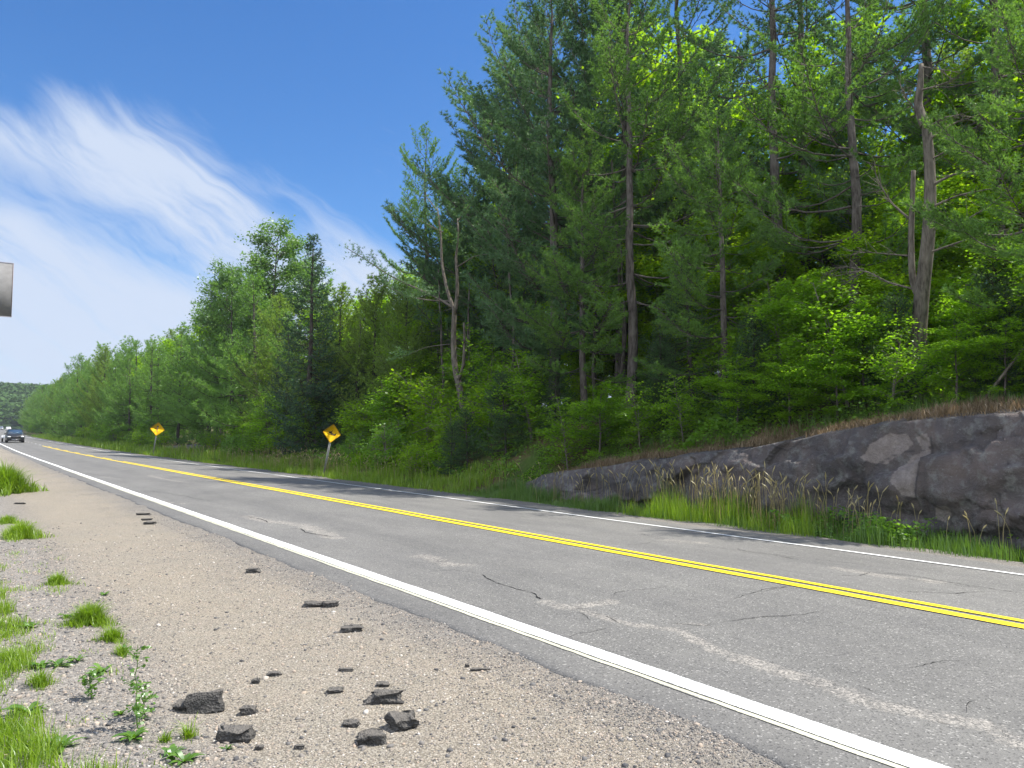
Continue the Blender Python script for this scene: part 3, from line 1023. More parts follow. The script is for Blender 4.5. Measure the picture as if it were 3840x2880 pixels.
def broadleaf(name, H, r0, seed, leaf, bark, zb=.25, R=2.2, nb=26, lsz=.11, per=26, shape='oval', levels=2, flat=.45, layer=.12, trunks=1, spread=.35):
    rs = np.random.RandomState(seed)
    wood = MB()
    LP = []
    for k in range(trunks):
        a0 = rs.uniform(0, 6.28)
        tilt = (spread if trunks > 1 else .05) * rs.uniform(.5, 1.1)
        Hk = H * (1 if k == 0 else rs.uniform(.65, .95))
        zz = np.linspace(0, 1, 9)
        bx, by = math.cos(a0) * tilt * Hk, math.sin(a0) * tilt * Hk
        tr = np.stack([bx * zz ** 1.3 + np.cumsum(rs.normal(0, .02, 9)) * Hk * .3, by * zz ** 1.3 + np.cumsum(rs.normal(0, .02, 9)) * Hk * .3, zz * Hk * .96 - .2 * (zz == 0)], 1)
        wood.tube(tr, r0 * (1 - zz) ** .7 * (1 if trunks == 1 else .7) + .006, 7)
        for b_ in range(nb):
            rel = zb + (1 - zb) * (b_ + rs.rand()) / nb
            x_ = (rel - zb) / (1 - zb)
            if shape == 'oval': pr = math.sin(math.pi * min(1, (x_ * .86 + .14))) ** .65
            elif shape == 'cone': pr = (1 - x_) ** .8 + .08
            else: pr = .55 + .45 * math.sin(math.pi * x_)
            L = R * pr * rs.uniform(.55, 1.15) + .1
            c0 = np.array([np.interp(rel, zz, tr[:, j]) for j in range(3)])
            az_ = rs.uniform(0, 6.283)
            e0 = rs.uniform(.1, .7) + x_ * .35
            d0 = np.array([math.cos(az_) * math.cos(e0), math.sin(az_) * math.cos(e0), math.sin(e0)])
            s_ = np.linspace(0, 1, 5)
            pts = c0 + d0 * (s_ * L)[:, None]
            pts[:, 2] -= .18 * L * s_ ** 2
            pts += np.cumsum(rs.normal(0, .03 * L, pts.shape), 0) * .5
            wood.tube(pts, r0 * .28 * (L / R) * (1 - s_ * .85) + .003, 4)
            nsub = max(3, int(5 * L / .8))
            for q in range(nsub):
                s0 = rs.uniform(.25, 1.0)
                b0 = np.array([np.interp(s0, s_, pts[:, j]) for j in range(3)])
                a2 = az_ + rs.normal(0, .9)
                bl = L * .38 * rs.uniform(.5, 1.2) + .08
                bd = np.array([math.cos(a2), math.sin(a2), rs.normal(.15, .25)])
                bd /= np.linalg.norm(bd)
                e = b0 + bd * bl
                wood.tube(np.array([b0, (b0 + e) / 2 + rs.normal(0, .02, 3), e]), [.006, .004, .002], 3)
                m_ = max(3, int(per * bl / .5))
                u_ = rs.uniform(.15, 1.12, m_)
                pp = b0 + bd * (u_ * bl)[:, None]
                sc = bl * .30 + .03
                pp = pp + np.stack([rs.normal(0, sc, m_), rs.normal(0, sc, m_), rs.normal(0, layer, m_)], 1)
                LP.append(pp)
    LP = np.concatenate(LP)
    V, F, r = leaves(LP, lsz, rs, flat)
    return {'trunk': wood.mesh(name + '_trunk', M[bark], True), 'crown': npmesh(name + '_crown', V, [F], M[leaf], r), 'n': len(F), 'H': H}


PR = {}
# near pines, fine needles
NP = dict(nk=14, nl=.15, nw=.028, tuft=.10, bstep=.15, brl=.50, spread=(.35, 1.25))
PR['pine_a'] = conifer('pine', 17.5, .22, 3.4, 4.6, 11, 'pine_blue', 'bark', dz=.92, per=5, tipup=.46, bare=.08, prof=.52, **NP)
PR['pine_b'] = conifer('pine', 17.0, .20, 4.2, 4.6, 12, 'pine', 'bark', dz=1.0, per=5, tipup=.30, bare=.15, prof=.55, **NP)
PR['pine_c'] = conifer('pine', 19.0, .20, 6.5, 4.2, 13, 'pine_blue', 'bark', dz=.92, per=4, tipup=.38, bare=.30, prof=.6, **NP)
PR['pine_d'] = conifer('pine', 14.0, .18, 2.4, 4.6, 14, 'pine', 'bark', dz=.95, per=5, tipup=.20, bare=.12, prof=.55, **NP)
PR['pine_big'] = conifer('pine', 18.0, .24, 2.8, 6.0, 15, 'pine_blue', 'bark', dz=1.0, per=6, tipup=.22, bare=.06, prof=.62, rise=(.05, .50, 1.0),
                         nk=15, nl=.16, nw=.030, tuft=.10, bstep=.15, brl=.46, spread=(.35, 1.25))
MP = dict(nk=11, nl=.24, nw=.048, tuft=.17, bstep=.23, brl=.5, spread=(.35, 1.25))
PR['pine_m1'] = conifer('pine', 12.0, .17, .7, 3.9, 21, 'pine', 'bark_dark', dz=.95, per=6, tipup=.34, bare=.04, prof=.7, **MP)
PR['pine_m2'] = conifer('pine', 11.0, .16, .7, 4.4, 22, 'pine', 'bark_dark', dz=1.0, per=6, tipup=.22, bare=.04, prof=.6, **MP)
PR['pine_m3'] = conifer('pine', 12.5, .17, 1.0, 4.0, 23, 'larch', 'bark_dark', dz=.50, per=6, tipup=.45, bare=.02, prof=.65, nk=12, nl=.20, nw=.042, tuft=.16, bstep=.22, brl=.5, spread=(.35, 1.25))
PR['spruce'] = conifer('spruce', 13.0, .16, .7, 2.6, 31, 'spruce', 'bark_dark', dz=.34, per=7, tipup=.22, droop=.20, nk=10, nl=.12, nw=.034, tuft=.12, bstep=.17, prof=1.0, spread=(.4, 1.4))
PR['hemlock'] = conifer('hemlock', 9.0, .12, .3, 2.3, 32, 'hemlock', 'bark_dark', dz=.32, per=6, tipup=-.05, droop=.10, nk=9, nl=.09, nw=.030, tuft=.10, bstep=.15, prof=.8, spread=(.5, 1.5))
PR['young_fir'] = conifer('fir', 2.4, .03, .1, .85, 33, 'hemlock', 'bark_dark', dz=.17, per=6, tipup=.1, nk=8, nl=.06, nw=.018, tuft=.06, bstep=.09, prof=.9, spread=(.5, 1.4))
# broadleaf
PR['maple_a'] = broadleaf('maple', 7.0, .07, 41, 'maple', 'bark', R=2.3, nb=34, lsz=.13, per=30, zb=.16, layer=.07)
PR['maple_b'] = broadleaf('maple', 6.0, .06, 42, 'maple', 'bark', R=2.0, nb=30, lsz=.13, per=30, zb=.10, layer=.07)
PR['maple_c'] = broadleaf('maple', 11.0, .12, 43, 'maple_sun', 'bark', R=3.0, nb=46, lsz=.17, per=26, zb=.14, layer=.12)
PR['aspen'] = broadleaf('aspen', 15.0, .14, 44, 'aspen', 'bark_pale', R=2.3, nb=64, lsz=.16, per=24, zb=.22, shape='col', layer=.20, flat=1.0)
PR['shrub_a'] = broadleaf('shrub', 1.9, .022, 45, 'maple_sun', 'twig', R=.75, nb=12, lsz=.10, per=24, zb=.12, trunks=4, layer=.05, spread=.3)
PR['shrub_b'] = broadleaf('shrub', 1.5, .02, 46, 'shrub', 'twig', R=.6, nb=11, lsz=.075, per=34, zb=.08, trunks=5, layer=.06, spread=.35, flat=.8)
PR['shrub_c'] = broadleaf('sapling', 3.2, .025, 47, 'maple', 'twig', R=1.0, nb=18, lsz=.11, per=26, zb=.10, trunks=2, layer=.05, spread=.15)
print('faces', {k: v['n'] for k, v in PR.items()})


def plant(kind, name, proto, x, t, scale, label, cat, group=None, rot=None, tilt=0.0, z=None, zscale=None):
    e = bpy.data.objects.new(name, None)
    COL.objects.link(e)
    zz = float(ground(x, t)) if z is None else z
    e.location = (x, t, zz - .04)
    e.rotation_euler = (tilt * rnd.uniform(-1, 1), tilt * rnd.uniform(-1, 1), rnd.uniform(0, 6.28) if rot is None else rot)
    e.scale = (scale, scale, zscale or scale)
    e.empty_display_size = .3
    tagp(e, label, cat, group)
    link('trunk' if kind == 'tree' else 'stem', PR[proto]['trunk'], e)
    link('crown' if kind == 'tree' else 'foliage', PR[proto]['crown'], e)
    return e


def tree_at(proto, u, vtop, x, label, name=None, group=None, cat=None, rot=None, wide=1.0, tilt=.02):
    """tree standing x metres across; its top reaches the height seen at (u, vtop)"""
    P = on_lateral(u, vtop, x)
    g_ = float(ground(P[0], P[1]))
    h = max(1.0, P[2] - g_)
    s = h / PR[proto]['H']
    kinds = {'pine': 'pine tree', 'spruce': 'spruce tree', 'hemlock': 'hemlock tree', 'maple': 'maple tree', 'aspen': 'aspen tree', 'young': 'young fir', 'shrub': 'shrub'}
    key = proto.split('_')[0]
    kn = cat or kinds[key]
    return plant('tree', name or kn.replace(' ', '_'), proto, P[0], P[1], s * wide, label, kn, group, rot, tilt, zscale=s)


# ---- the individual trees that read on their own
tree_at('pine_big', 2075, -60, 18.2, 'tall bluish pine with upswept tips standing highest against the sky', rot=.4)
tree_at('pine_big', 2310, -260, 20.0, 'tall pine filling the sky just right of the highest skyline pine', rot=2.2)
tree_at('pine_b', 2345, -120, 17.6, 'pine with a bare grey trunk rising in front of bright green leaves', rot=1.1)
tree_at('pine_big', 1900, 300, 22.5, 'dark pine with long flat boughs below the highest skyline pine', rot=4.0, wide=1.15)
tree_at('pine_d', 2180, 520, 16.9, 'lower dark pine spreading layered boughs over the left end of the rock', rot=5.0)
tree_at('pine_c', 2570, -380, 22.0, 'tall thin-crowned pine behind the dark hemlock', rot=.2)
tree_at('pine_c', 2885, -620, 20.5, 'tall pine with a bare dark trunk and open limbs against the sky gap', rot=3.3)
tree_at('pine_c', 2975, -560, 22.5, 'second dark-trunked pine close behind the one at the sky gap', rot=5.2)
tree_at('pine_d', 2700, 420, 17.2, 'pine with sunlit yellow-green boughs hanging above the dark hemlock', rot=1.9, wide=1.05)
tree_at('pine_b', 3180, -420, 18.6, 'pine with feathery bright boughs left of the broken trunk', rot=2.7)
tree_at('pine_b', 3660, -600, 22.5, 'pine with bare lower branches reaching left, behind the broken trunk on the right', rot=.9)
tree_at('pine_d', 3900, -500, 16.8, 'pine at the right edge with boughs hanging into the picture', rot=3.9, wide=.8)
tree_at('pine_a', 3420, -700, 23.5, 'large pine high behind the broken trunk', rot=1.4)
tree_at('pine_big', 1985, 60, 24.0, 'dense dark pine forming the left shoulder of the near stand', rot=2.9, wide=1.1)
tree_at('pine_a', 2190, 10, 25.5, 'pine top close right of the highest skyline pine, set back', rot=.9, wide=1.1)
tree_at('maple_c', 2420, 60, 25.5, 'tall leafy maple at the back between the bare grey trunk and the sky gap', rot=5.1, wide=.8)
tree_at('maple_c', 2620, 150, 26.0, 'tall leafy maple at the back above the dark hemlock', rot=1.7, wide=.8)
tree_at('maple_c', 2780, 400, 25.0, 'tall leafy maple whose top ends just below the sky gap', rot=3.7, wide=.9)
tree_at('maple_c', 3080, 60, 25.5, 'tall leafy maple at the back right of the sky gap', rot=4.4, wide=.8)
tree_at('maple_c', 3760, -100, 25.0, 'tall leafy maple at the back near the right edge', rot=2.4, wide=.8)
tree_at('maple_c', 1900, 640, 25.0, 'leafy maple under the left shoulder of the near stand', rot=.4, wide=.9)
tree_at('hemlock', 3000, 1180, 21.5, 'dark hemlock far back between the maples above the rock', rot=.4, wide=1.4)
tree_at('hemlock', 3260, 1150, 22.5, 'dark hemlock far back behind the maple left of the broken trunk', rot=1.9, wide=1.4)
tree_at('hemlock', 3560, 1120, 22.0, 'dark hemlock far back just right of the broken trunk', rot=2.6, wide=1.4)
tree_at('hemlock', 3780, 1060, 22.0, 'dark hemlock far back near the right edge', rot=3.6, wide=1.4)
tree_at('hemlock', 2300, 1250, 22.0, 'dark hemlock far back left of the bare grey trunk', rot=4.6, wide=1.4)
tree_at('hemlock', 1330, 1330, 17.5, 'low dark hemlock behind the snowmobile sign', rot=5.6, wide=1.3)
tree_at('hemlock', 2590, 930, 17.0, 'dark dense hemlock between the bare grey pine trunk and the maples', rot=.5, wide=1.25)
tree_at('hemlock', 2480, 1180, 16.6, 'smaller dark hemlock left of the dense one', rot=2.5, wide=1.1)
tree_at('hemlock', 2010, 1180, 17.5, 'dark hemlock in the shade behind the stump clearing', rot=1.5, wide=1.1)
tree_at('hemlock', 2080, 1310, 16.0, 'low dark hemlock at the left end of the rock', rot=4.5, wide=1.1)
tree_at('spruce', 1168, 890, 15.6, 'dark pointed spruce standing against the clouds between aspen and pines', rot=.8, wide=1.2)
tree_at('spruce', 1080, 1180, 16.2, 'shorter dark spruce in front of the pointed one', rot=3.1)
tree_at('aspen', 1005, 835, 18.5, 'tallest aspen with an open leafy top on the left skyline', rot=.3)
tree_at('aspen', 845, 985, 18.2, 'aspen with a thin side top left of the tallest aspen', rot=2.0)
tree_at('aspen', 930, 1010, 21.0, 'aspen between the two skyline aspens, set further back', rot=4.4)
tree_at('pine_m3', 1275, 1090, 17.8, 'pale green feathery conifer right of the pointed spruce', rot=.4, wide=1.15)
tree_at('pine_m3', 1400, 1050, 18.5, 'yellow-green feathery conifer in the middle of the picture', rot=2.4)
tree_at('pine_m3', 1520, 1060, 17.4, 'loose yellow-green conifer left of the forked trunk', rot=3.8)
tree_at('pine_b', 1610, 510, 21.5, 'slender pine whose top steps down left of the big pines', rot=1.2, wide=.85)
tree_at('pine_b', 1740, 640, 23.0, 'pine behind the forked trunk filling the step of the skyline', rot=5.0)
tree_at('maple_a', 3020, 1010, 16.9, 'maple with broad shaded leaves left of the broken trunk, above the rock', rot=.9, wide=1.15)
tree_at('maple_b', 3230, 1090, 16.6, 'low leafy maple between the broken trunk and its larger neighbour', rot=2.9, wide=1.2)
tree_at('maple_b', 2880, 1180, 17.6, 'small maple beside the dark hemlock', rot=4.9, wide=1.1)
tree_at('maple_a', 3640, 1060, 16.7, 'maple with layered leaves right of the broken trunk', rot=1.9, wide=1.15)
tree_at('maple_a', 3830, 900, 17.2, 'maple at the right edge above the rock', rot=3.9, wide=1.1)
tree_at('maple_c', 3330, 700, 19.5, 'sunlit bright maple behind the broken trunk', rot=.3)
tree_at('maple_c', 2480, 820, 20.2, 'sunlit bright maple seen through the pines behind the bare grey trunk', rot=1.3)
tree_at('maple_c', 2230, 860, 20.5, 'bright maple in the gap between pine trunks', rot=2.3)
tree_at('maple_c', 3080, 640, 22.0, 'tall bright maple under the feathery pine', rot=3.3)
tree_at('maple_c', 3600, 520, 22.0, 'tall bright maple high at the right behind bare branches', rot=4.3)
tree_at('maple_c', 1810, 820, 23.0, 'bright maple right behind the forked trunk', rot=5.3)
tree_at('maple_c', 1620, 1100, 19.0, 'bright maple at the back of the stump clearing', rot=.7)
tree_at('maple_c', 2760, 760, 19.8, 'bright maple behind the dark hemlock', rot=2.1)

# ---- deeper stand behind, individually placed
rs0 = np.random.RandomState(5)
cnt = 0
for rowx, step, prots in ((25.5, 3.4, ['maple_c', 'pine_m3', 'maple_c', 'maple_c']), (31, 4.2, ['pine_m3', 'maple_c', 'maple_c']), (37, 4.2, ['pine_m2', 'maple_c', 'pine_m1', 'pine_c'])):
    t_ = 2.0 + rs0.rand()
    while t_ < 62:
        pr = prots[rs0.randint(len(prots))]
        hh = {'maple_c': 8.8, 'pine_b': 13.5, 'pine_a': 14, 'pine_m3': 10.5, 'pine_m1': 14, 'pine_m2': 13, 'pine_c': 17}[pr] * rs0.uniform(.85, 1.12)
        if t_ > 22: hh = min(hh, 10.5)
        if t_ < 16 and pr.startswith('pine'): hh *= 1.15
        s = hh / PR[pr]['H']
        ismap = pr.startswith('maple')
        where = {25.5: 'just behind the front stand', 31: 'deep in the wood', 37: 'at the very back of the wood'}[rowx]
        side = 'above the rock' if t_ < 16 else 'behind the stump clearing' if t_ < 34 else 'behind the snowmobile sign'
        plant('tree', 'maple_tree' if ismap else 'pine_tree', pr, rowx + rs0.uniform(-1.8, 1.8), t_, s,
              ('green maple ' if ismap else 'dark pine ') + where + ', ' + side, 'maple tree' if ismap else 'pine tree',
              ('maples ' if ismap else 'pines ') + where + ', ' + side, tilt=.03)
        t_ += step * rs0.uniform(.7, 1.3)

# ---- roadside row receding to the left
t_ = 45.0
k = 0
while t_ < 430:
    pr = ['pine_m1', 'pine_m2', 'pine_m1', 'pine_m3', 'pine_m2', 'pine_m2'][rs0.randint(6)]
    hh = rs0.uniform(9.5, 14.3) if t_ > 52 else rs0.uniform(8.5, 10.5)
    x_ = 16.8 + rs0.uniform(-.9, 1.6) + float(shift(t_))
    if 62 < t_ < 84: x_ += 1.6
    where = 'between the two signs' if t_ < 64 else 'beyond the junction sign' if t_ < 130 else 'far down the road'
    plant('tree', 'pine_tree', pr, x_, t_, hh / PR[pr]['H'], 'green roadside pine with boughs over the verge ' + where, 'pine tree', 'front row of roadside pines ' + where, tilt=.02)
    t_ += rs0.uniform(3.6, 5.0) * (1 if t_ < 150 else 1.5)
t_ = 62.0
while t_ < 430:
    pr = ['pine_m1', 'aspen', 'pine_m3', 'pine_m2', 'maple_c', 'pine_m1'][rs0.randint(6)]
    hh = rs0.uniform(11.5, 16.0)
    nm = {'p': 'pine', 'a': 'aspen', 'm': 'maple'}[pr[0]]
    where = 'beyond the junction sign' if t_ < 130 else 'far down the road'
    plant('tree', nm + '_tree', pr, 22.0 + rs0.uniform(-1.5, 1.5) + float(shift(t_)), t_, hh / PR[pr]['H'], nm + ' in the second row with its top above the roadside pines ' + where,
          nm + ' tree', nm + 's of the second row ' + where)
    t_ += rs0.uniform(4.0, 6.5) * (1 if t_ < 150 else 1.6)
# left side of the road, far away (edge of frame)
t_ = 190.0
while t_ < 430:
    plant('tree', 'pine_tree', ['pine_m1', 'pine_m2'][rs0.randint(2)], -9 + rs0.uniform(-1.5, 1.5), t_, rs0.uniform(.8, 1.0), 'pine on the left side of the road far down the road', 'pine tree', 'pines on the left side far away')
    t_ += 9

# ---- forked grey trunk with its stump and long boughs
def px3(u, v, x): return on_lateral(u, v, x)


XF = 16.6
root = bpy.data.objects.new('forked_tree', None)
COL.objects.link(root)
tagp(root, 'half-bare forked pine with two grey stems and long boughs reaching left over the bright shrubs', 'pine tree')
wd = MB()


def limb(mb, pts, r0_, r1_, x=XF, xo=None, sides=7):
    P = np.array([px3(u, v, x + (xo[i] if xo else 0)) for i, (u, v) in enumerate(pts)])
    n = 14
    s = np.linspace(0, len(P) - 1, n)
    Q = np.stack([np.interp(s, range(len(P)), P[:, j]) for j in range(3)], 1)
    Q[1:-1] = (Q[:-2] + Q[1:-1] * 2 + Q[2:]) / 4
    mb.tube(Q, np.linspace(r0_, r1_, n), sides, True)
    return Q


lo = px3(1745, 1600, XF)
limb(wd, [(1752, 1600), (1735, 1530), (1722, 1440), (1706, 1395), (1700, 1300), (1702, 1220), (1705, 1150)], .155, .10)
l2 = limb(wd, [(1705, 1165), (1682, 1110), (1668, 1050), (1655, 980), (1656, 920), (1650, 850), (1640, 780)], .085, .03)
limb(wd, [(1722, 1420), (1738, 1370), (1742, 1280), (1740, 1210)], .075, .045)
l4 = limb(wd, [(1705, 1180), (1716, 1100), (1714, 1020), (1708, 960), (1720, 900), (1716, 820)], .085, .03)
b1 = limb(wd, [(1702, 1155), (1640, 1115), (1560, 1080), (1470, 1040), (1390, 985), (1300, 930)], .06, .015, xo=[0, -.3, -.6, -.9, -1.1, -1.3])
b2 = limb(wd, [(1690, 1130), (1600, 1125), (1520, 1110), (1430, 1060)], .035, .008, xo=[0, -.3, -.6, -.9])
b3 = limb(wd, [(1660, 870), (1600, 840), (1530, 800), (1470, 790)], .03, .008, xo=[0, -.2, -.5, -.8])
b4 = limb(wd, [(1695, 1290), (1600, 1300), (1530, 1330), (1480, 1345)], .02, .005, xo=[0, -.3, -.6, -.9])
b5 = limb(wd, [(1716, 1000), (1780, 960), (1850, 950)], .03, .008, xo=[0, .2, .2])
b6 = limb(wd, [(1640, 790), (1600, 740), (1590, 690)], .03, .008)
b7 = limb(wd, [(1716, 830), (1760, 770), (1790, 700)], .03, .008)
rsd = np.random.RandomState(4)
for q in range(26):
    s0 = rsd.uniform(1090, 1440)
    a = rsd.choice([-1, 1])
    limb(wd, [(1700 + a * 8, s0), (1700 + a * rsd.uniform(30, 70), s0 - rsd.uniform(-20, 30))], .010, .003, xo=[0, rsd.uniform(-.5, .5)], sides=3)
me = wd.mesh('forked_trunk', M['bark_pale'], True)
rc = px3(1752, 1600, XF)
root.location = rc


def child_world(name, me, root):
    me.transform(__import__('mathutils').Matrix.Translation(-Vector(root.location)))
    return link(name, me, root)


child_world('trunk', me, root)
TP, TD = [], []
for Q, st in ((b1, .15), (b2, .4), (b3, .2), (b4, .6), (b5, .3), (b6, .1), (b7, .1), (l2, .7), (l4, .6)):
    for q in range(46 if Q is b2 or Q is b3 else 90 if Q is b1 else 20):
        s0 = rsd.uniform(st, 1)
        k_ = s0 * 13
        i0 = int(min(12, k_))
        b0 = Q[i0] + (Q[i0 + 1] - Q[i0]) * (k_ - i0)
        tg = Q[i0 + 1] - Q[i0]
        tg /= np.linalg.norm(tg)
        d = tg * .6 + rsd.normal(0, .5, 3) + np.array([0, 0, .45])
        d /= np.linalg.norm(d)
        bl = rsd.uniform(.2, .75)
        n = max(3, int(bl / .11))
        u_ = np.linspace(.2, 1, n)
        TP.append(b0 + d * (u_ * bl)[:, None] + rsd.normal(0, .03, (n, 3)))
        TD.append(np.tile(d, (n, 1)))
V, F, r = needles(np.concatenate(TP), np.concatenate(TD), 12, .13, .014, .3, 1.1, rsd)
child_world('crown', npmesh('forked_crown', V, [F], M['pine_blue'], r), root)

st_ = MB()
sp0 = px3(1768, 1590, 16.2)
st_.tube(np.array([sp0 + [0, 0, -.15], sp0 + [0, 0, .1], sp0 + [.02, 0, .52]]), [.27, .22, .20], 12, True)
o = link('tree_stump', st_.mesh('tree_stump', M['bark_pale'], False))
tagp(o, 'weathered sawn stump at the foot of the forked grey tree', 'stump')

# ---- broken pale trunk on the right with side stem and dead branches
XB = 17.0
root = bpy.data.objects.new('broken_tree', None)
COL.objects.link(root)
root.location = px3(3465, 1512, XB)
tagp(root, 'snapped-off pale tree with twin stems and bare dead branches above the rock', 'dead tree')
wd = MB()
limb(wd, [(3455, 1515), (3440, 1350), (3450, 1150), (3470, 1000), (3488, 830), (3490, 650), (3478, 500), (3468, 455)], .19, .085, XB, sides=10)
limb(wd, [(3470, 470), (3440, 400), (3450, 330), (3455, 240)], .12, .05, XB)
limb(wd, [(3455, 1130), (3420, 1060), (3415, 900), (3420, 760), (3425, 640)], .085, .05, XB)
BR = [([(3480, 480), (3540, 440), (3620, 430)], .03), ([(3490, 520), (3580, 460), (3700, 420)], .03), ([(3450, 340), (3520, 320), (3600, 290)], .025),
      ([(3455, 250), (3520, 260), (3590, 270)], .02), ([(3485, 700), (3580, 650), (3720, 640), (3830, 600)], .035), ([(3485, 780), (3600, 730), (3760, 700)], .03),
      ([(3480, 860), (3580, 850), (3700, 780), (3800, 700)], .03), ([(3480, 950), (3620, 900), (3780, 860)], .03), ([(3420, 830), (3340, 760), (3300, 690), (3270, 620)], .03),
      ([(3450, 1090), (3330, 1060), (3240, 1010), (3120, 1040)], .03), ([(3240, 1010), (3160, 1000), (3080, 1030)], .02), ([(3250, 1015), (3170, 1060), (3090, 1100)], .018),
      ([(3415, 960), (3300, 950), (3180, 940)], .02), ([(3440, 420), (3400, 370), (3385, 340)], .02), ([(3488, 600), (3560, 560), (3640, 560)], .02)]
for pts, r_ in BR:
    n = len(pts)
    Q = limb(wd, pts, r_, r_ * .2, XB, xo=[-.12 * i for i in range(n)], sides=5)
    for q in range(16):
        i0 = rsd.randint(3, 13)
        d = (Q[i0] - Q[i0 - 1]); d /= np.linalg.norm(d)
        d = d + rsd.normal(0, .55, 3); d /= np.linalg.norm(d)
        ln = rsd.uniform(.15, .6)
        mid_ = Q[i0] + d * ln * .5 + rsd.normal(0, .03, 3)
        wd.tube(np.array([Q[i0], mid_, Q[i0] + d * ln]), [.009, .006, .003], 3)
child_world('trunk', wd.mesh('broken_trunk', M['bark_pale'], True), root)

# ------------------------------------------------------------------ understorey
def put(proto, name, u, v, x, s, label, cat, group=None, kind='plant'):
    P = on_lateral(u, v, x)
    return plant(kind, name, proto, P[0], P[1], s, label, cat, group, tilt=.06)


put('shrub_a', 'maple_shrub', 1600, 1700, 15.6, 1.35, 'bright yellow-green maple shrub left of the forked tree, tallest in the clearing', 'shrub')
put('shrub_a', 'maple_shrub', 1700, 1730, 15.0, 1.0, 'bright maple shrub on the bank below the stump', 'shrub')
put('shrub_a', 'maple_shrub', 1830, 1720, 15.6, 1.15, 'sunlit shrub right of the stump', 'shrub')
put('shrub_a', 'maple_shrub', 1530, 1690, 16.4, 1.6, 'sunlit maple shrub behind the willow bush', 'shrub')
put('shrub_c', 'sapling', 1760, 1640, 18.0, 1.3, 'leafy sapling standing behind the stump', 'sapling')
put('shrub_b', 'willow_bush', 1450, 1750, 14.3, 1.35, 'grey-green willow bush at the foot of the bank right of the snowmobile sign', 'shrub')
put('shrub_b', 'willow_bush', 1330, 1750, 15.0, .9, 'small bush just right of the snowmobile sign', 'shrub')
put('shrub_a', 'fern_bush', 1545, 1790, 13.8, .7, 'small drooping leafy plant at the verge below the clearing', 'shrub')
put('young_fir', 'young_fir', 1755, 1810, 14.6, .8, 'young fir on the bank below the stump', 'young fir')
put('young_fir', 'young_fir', 1690, 1800, 14.3, .7, 'smaller young fir left of the one below the stump', 'young fir')
put('young_fir', 'young_fir', 1900, 1800, 15.0, 1.1, 'young fir in the shade left of the rock', 'young fir')
put('shrub_b', 'willow_bush', 430, 1672, 14.6, 1.8, 'pale leafy bush left of the junction sign', 'shrub')
put('shrub_b', 'willow_bush', 400, 1680, 14.9, 1.5, 'second pale bush beside the gravel side track', 'shrub')
put('shrub_a', 'sumac_shrub', 520, 1700, 14.2, .85, 'low bright green shrub left of the junction sign post', 'shrub')
put('shrub_a', 'sumac_shrub', 600, 1700, 14.6, 1.0, 'low bright green shrub behind the junction sign', 'shrub')
put('shrub_c', 'sapling', 120, 1640, 14.8, 1.0, 'bright sapling at the far road edge by the dark truck gap', 'sapling')
put('shrub_c', 'sapling', 1010, 1690, 15.6, 1.2, 'shaded sapling under the pointed spruce', 'sapling')
put('shrub_b', 'willow_bush', 950, 1700, 15.2, 1.3, 'rounded green bush under the pines left of the snowmobile sign', 'shrub')

for q, (u_, vt_, x_, pr_) in enumerate([(2950, 1290, 15.7, 'maple_b'), (3130, 1250, 15.6, 'maple_b'), (3330, 1230, 15.7, 'shrub_c'), (3580, 1200, 15.7, 'maple_b'), (3760, 1180, 15.8, 'maple_b'),
                                        (2760, 1330, 15.7, 'maple_b'), (2560, 1400, 15.6, 'shrub_c'), (2400, 1420, 15.4, 'shrub_c'), (2250, 1420, 15.2, 'maple_b'), (2130, 1480, 15.0, 'shrub_c')]):
    lab = ['left of the broken trunk, beside the dark hemlock', 'under the broad shaded maple', 'at the left side of the broken trunk foot', 'at the right side of the broken trunk foot', 'nearest the right edge',
           'directly in front of the dark dense hemlock', 'in front of the smaller hemlock', 'beside the foot of the bare grey pine trunk', 'on the slope left of the bare grey pine trunk', 'at the low left end of the rock'][q]
    tree_at(pr_, u_, vt_, x_, 'young tree on the rock brow ' + lab, name='young_maple', cat='young tree', wide=1.25 if pr_ == 'maple_b' else 1.0)
for u_, vt_, x_, lab in [(1250, 1130, 22.5, 'nearest the pointed spruce'), (1340, 1110, 23.5, 'second from the pointed spruce'), (1440, 1080, 22.0, 'third from the pointed spruce'), (1540, 1000, 23.0, 'nearest the forked trunk')]:
    tree_at('maple_c', u_, vt_, x_, 'green maple closing the gap behind the feathery conifers, ' + lab, wide=1.0)
spots = []
for q in range(120):
    t_ = rs0.uniform(3, 46)
    x_ = rs0.uniform(16.0, 23) if t_ < 19 else rs0.uniform(15.2, 23)
    if 22 < t_ < 34 and x_ < 19 and rs0.rand() < .5: continue
    spots.append((x_, t_))
for x_, t_ in spots:
    pr = ['shrub_c', 'shrub_b', 'shrub_c', 'young_fir', 'shrub_a', 'shrub_c'][rs0.randint(6)]
    side = 'above the rock' if t_ < 18 else 'on the bank left of the rock' if t_ < 34 else 'among the trunks near the snowmobile sign'
    nm, ct = {'shrub_c': ('sapling', 'sapling'), 'shrub_b': ('leafy_bush', 'shrub'), 'young_fir': ('young_fir', 'young fir'), 'shrub_a': ('leafy_bush', 'shrub')}[pr]
    plant('plant', nm, pr, x_, t_, rs0.uniform(.7, 1.25), f'{ct} in the shaded undergrowth {side}', ct, f'{ct} undergrowth {side}', tilt=.06)
for t_ in np.arange(46, 140, 3.1):
    pr = ['shrub_b', 'shrub_c', 'shrub_a'][rs0.randint(3)]
    if 64 < t_ < 82: continue
    where = 'between the two signs' if t_ < 64 else 'beyond the gravel side track'
    plant('plant', 'leafy_bush', pr, 15.1 + rs0.uniform(-.4, .8), t_, rs0.uniform(.8, 1.2), 'roadside bush at the foot of the pines ' + where, 'shrub', 'bushes at the foot of the pines ' + where, tilt=.05)
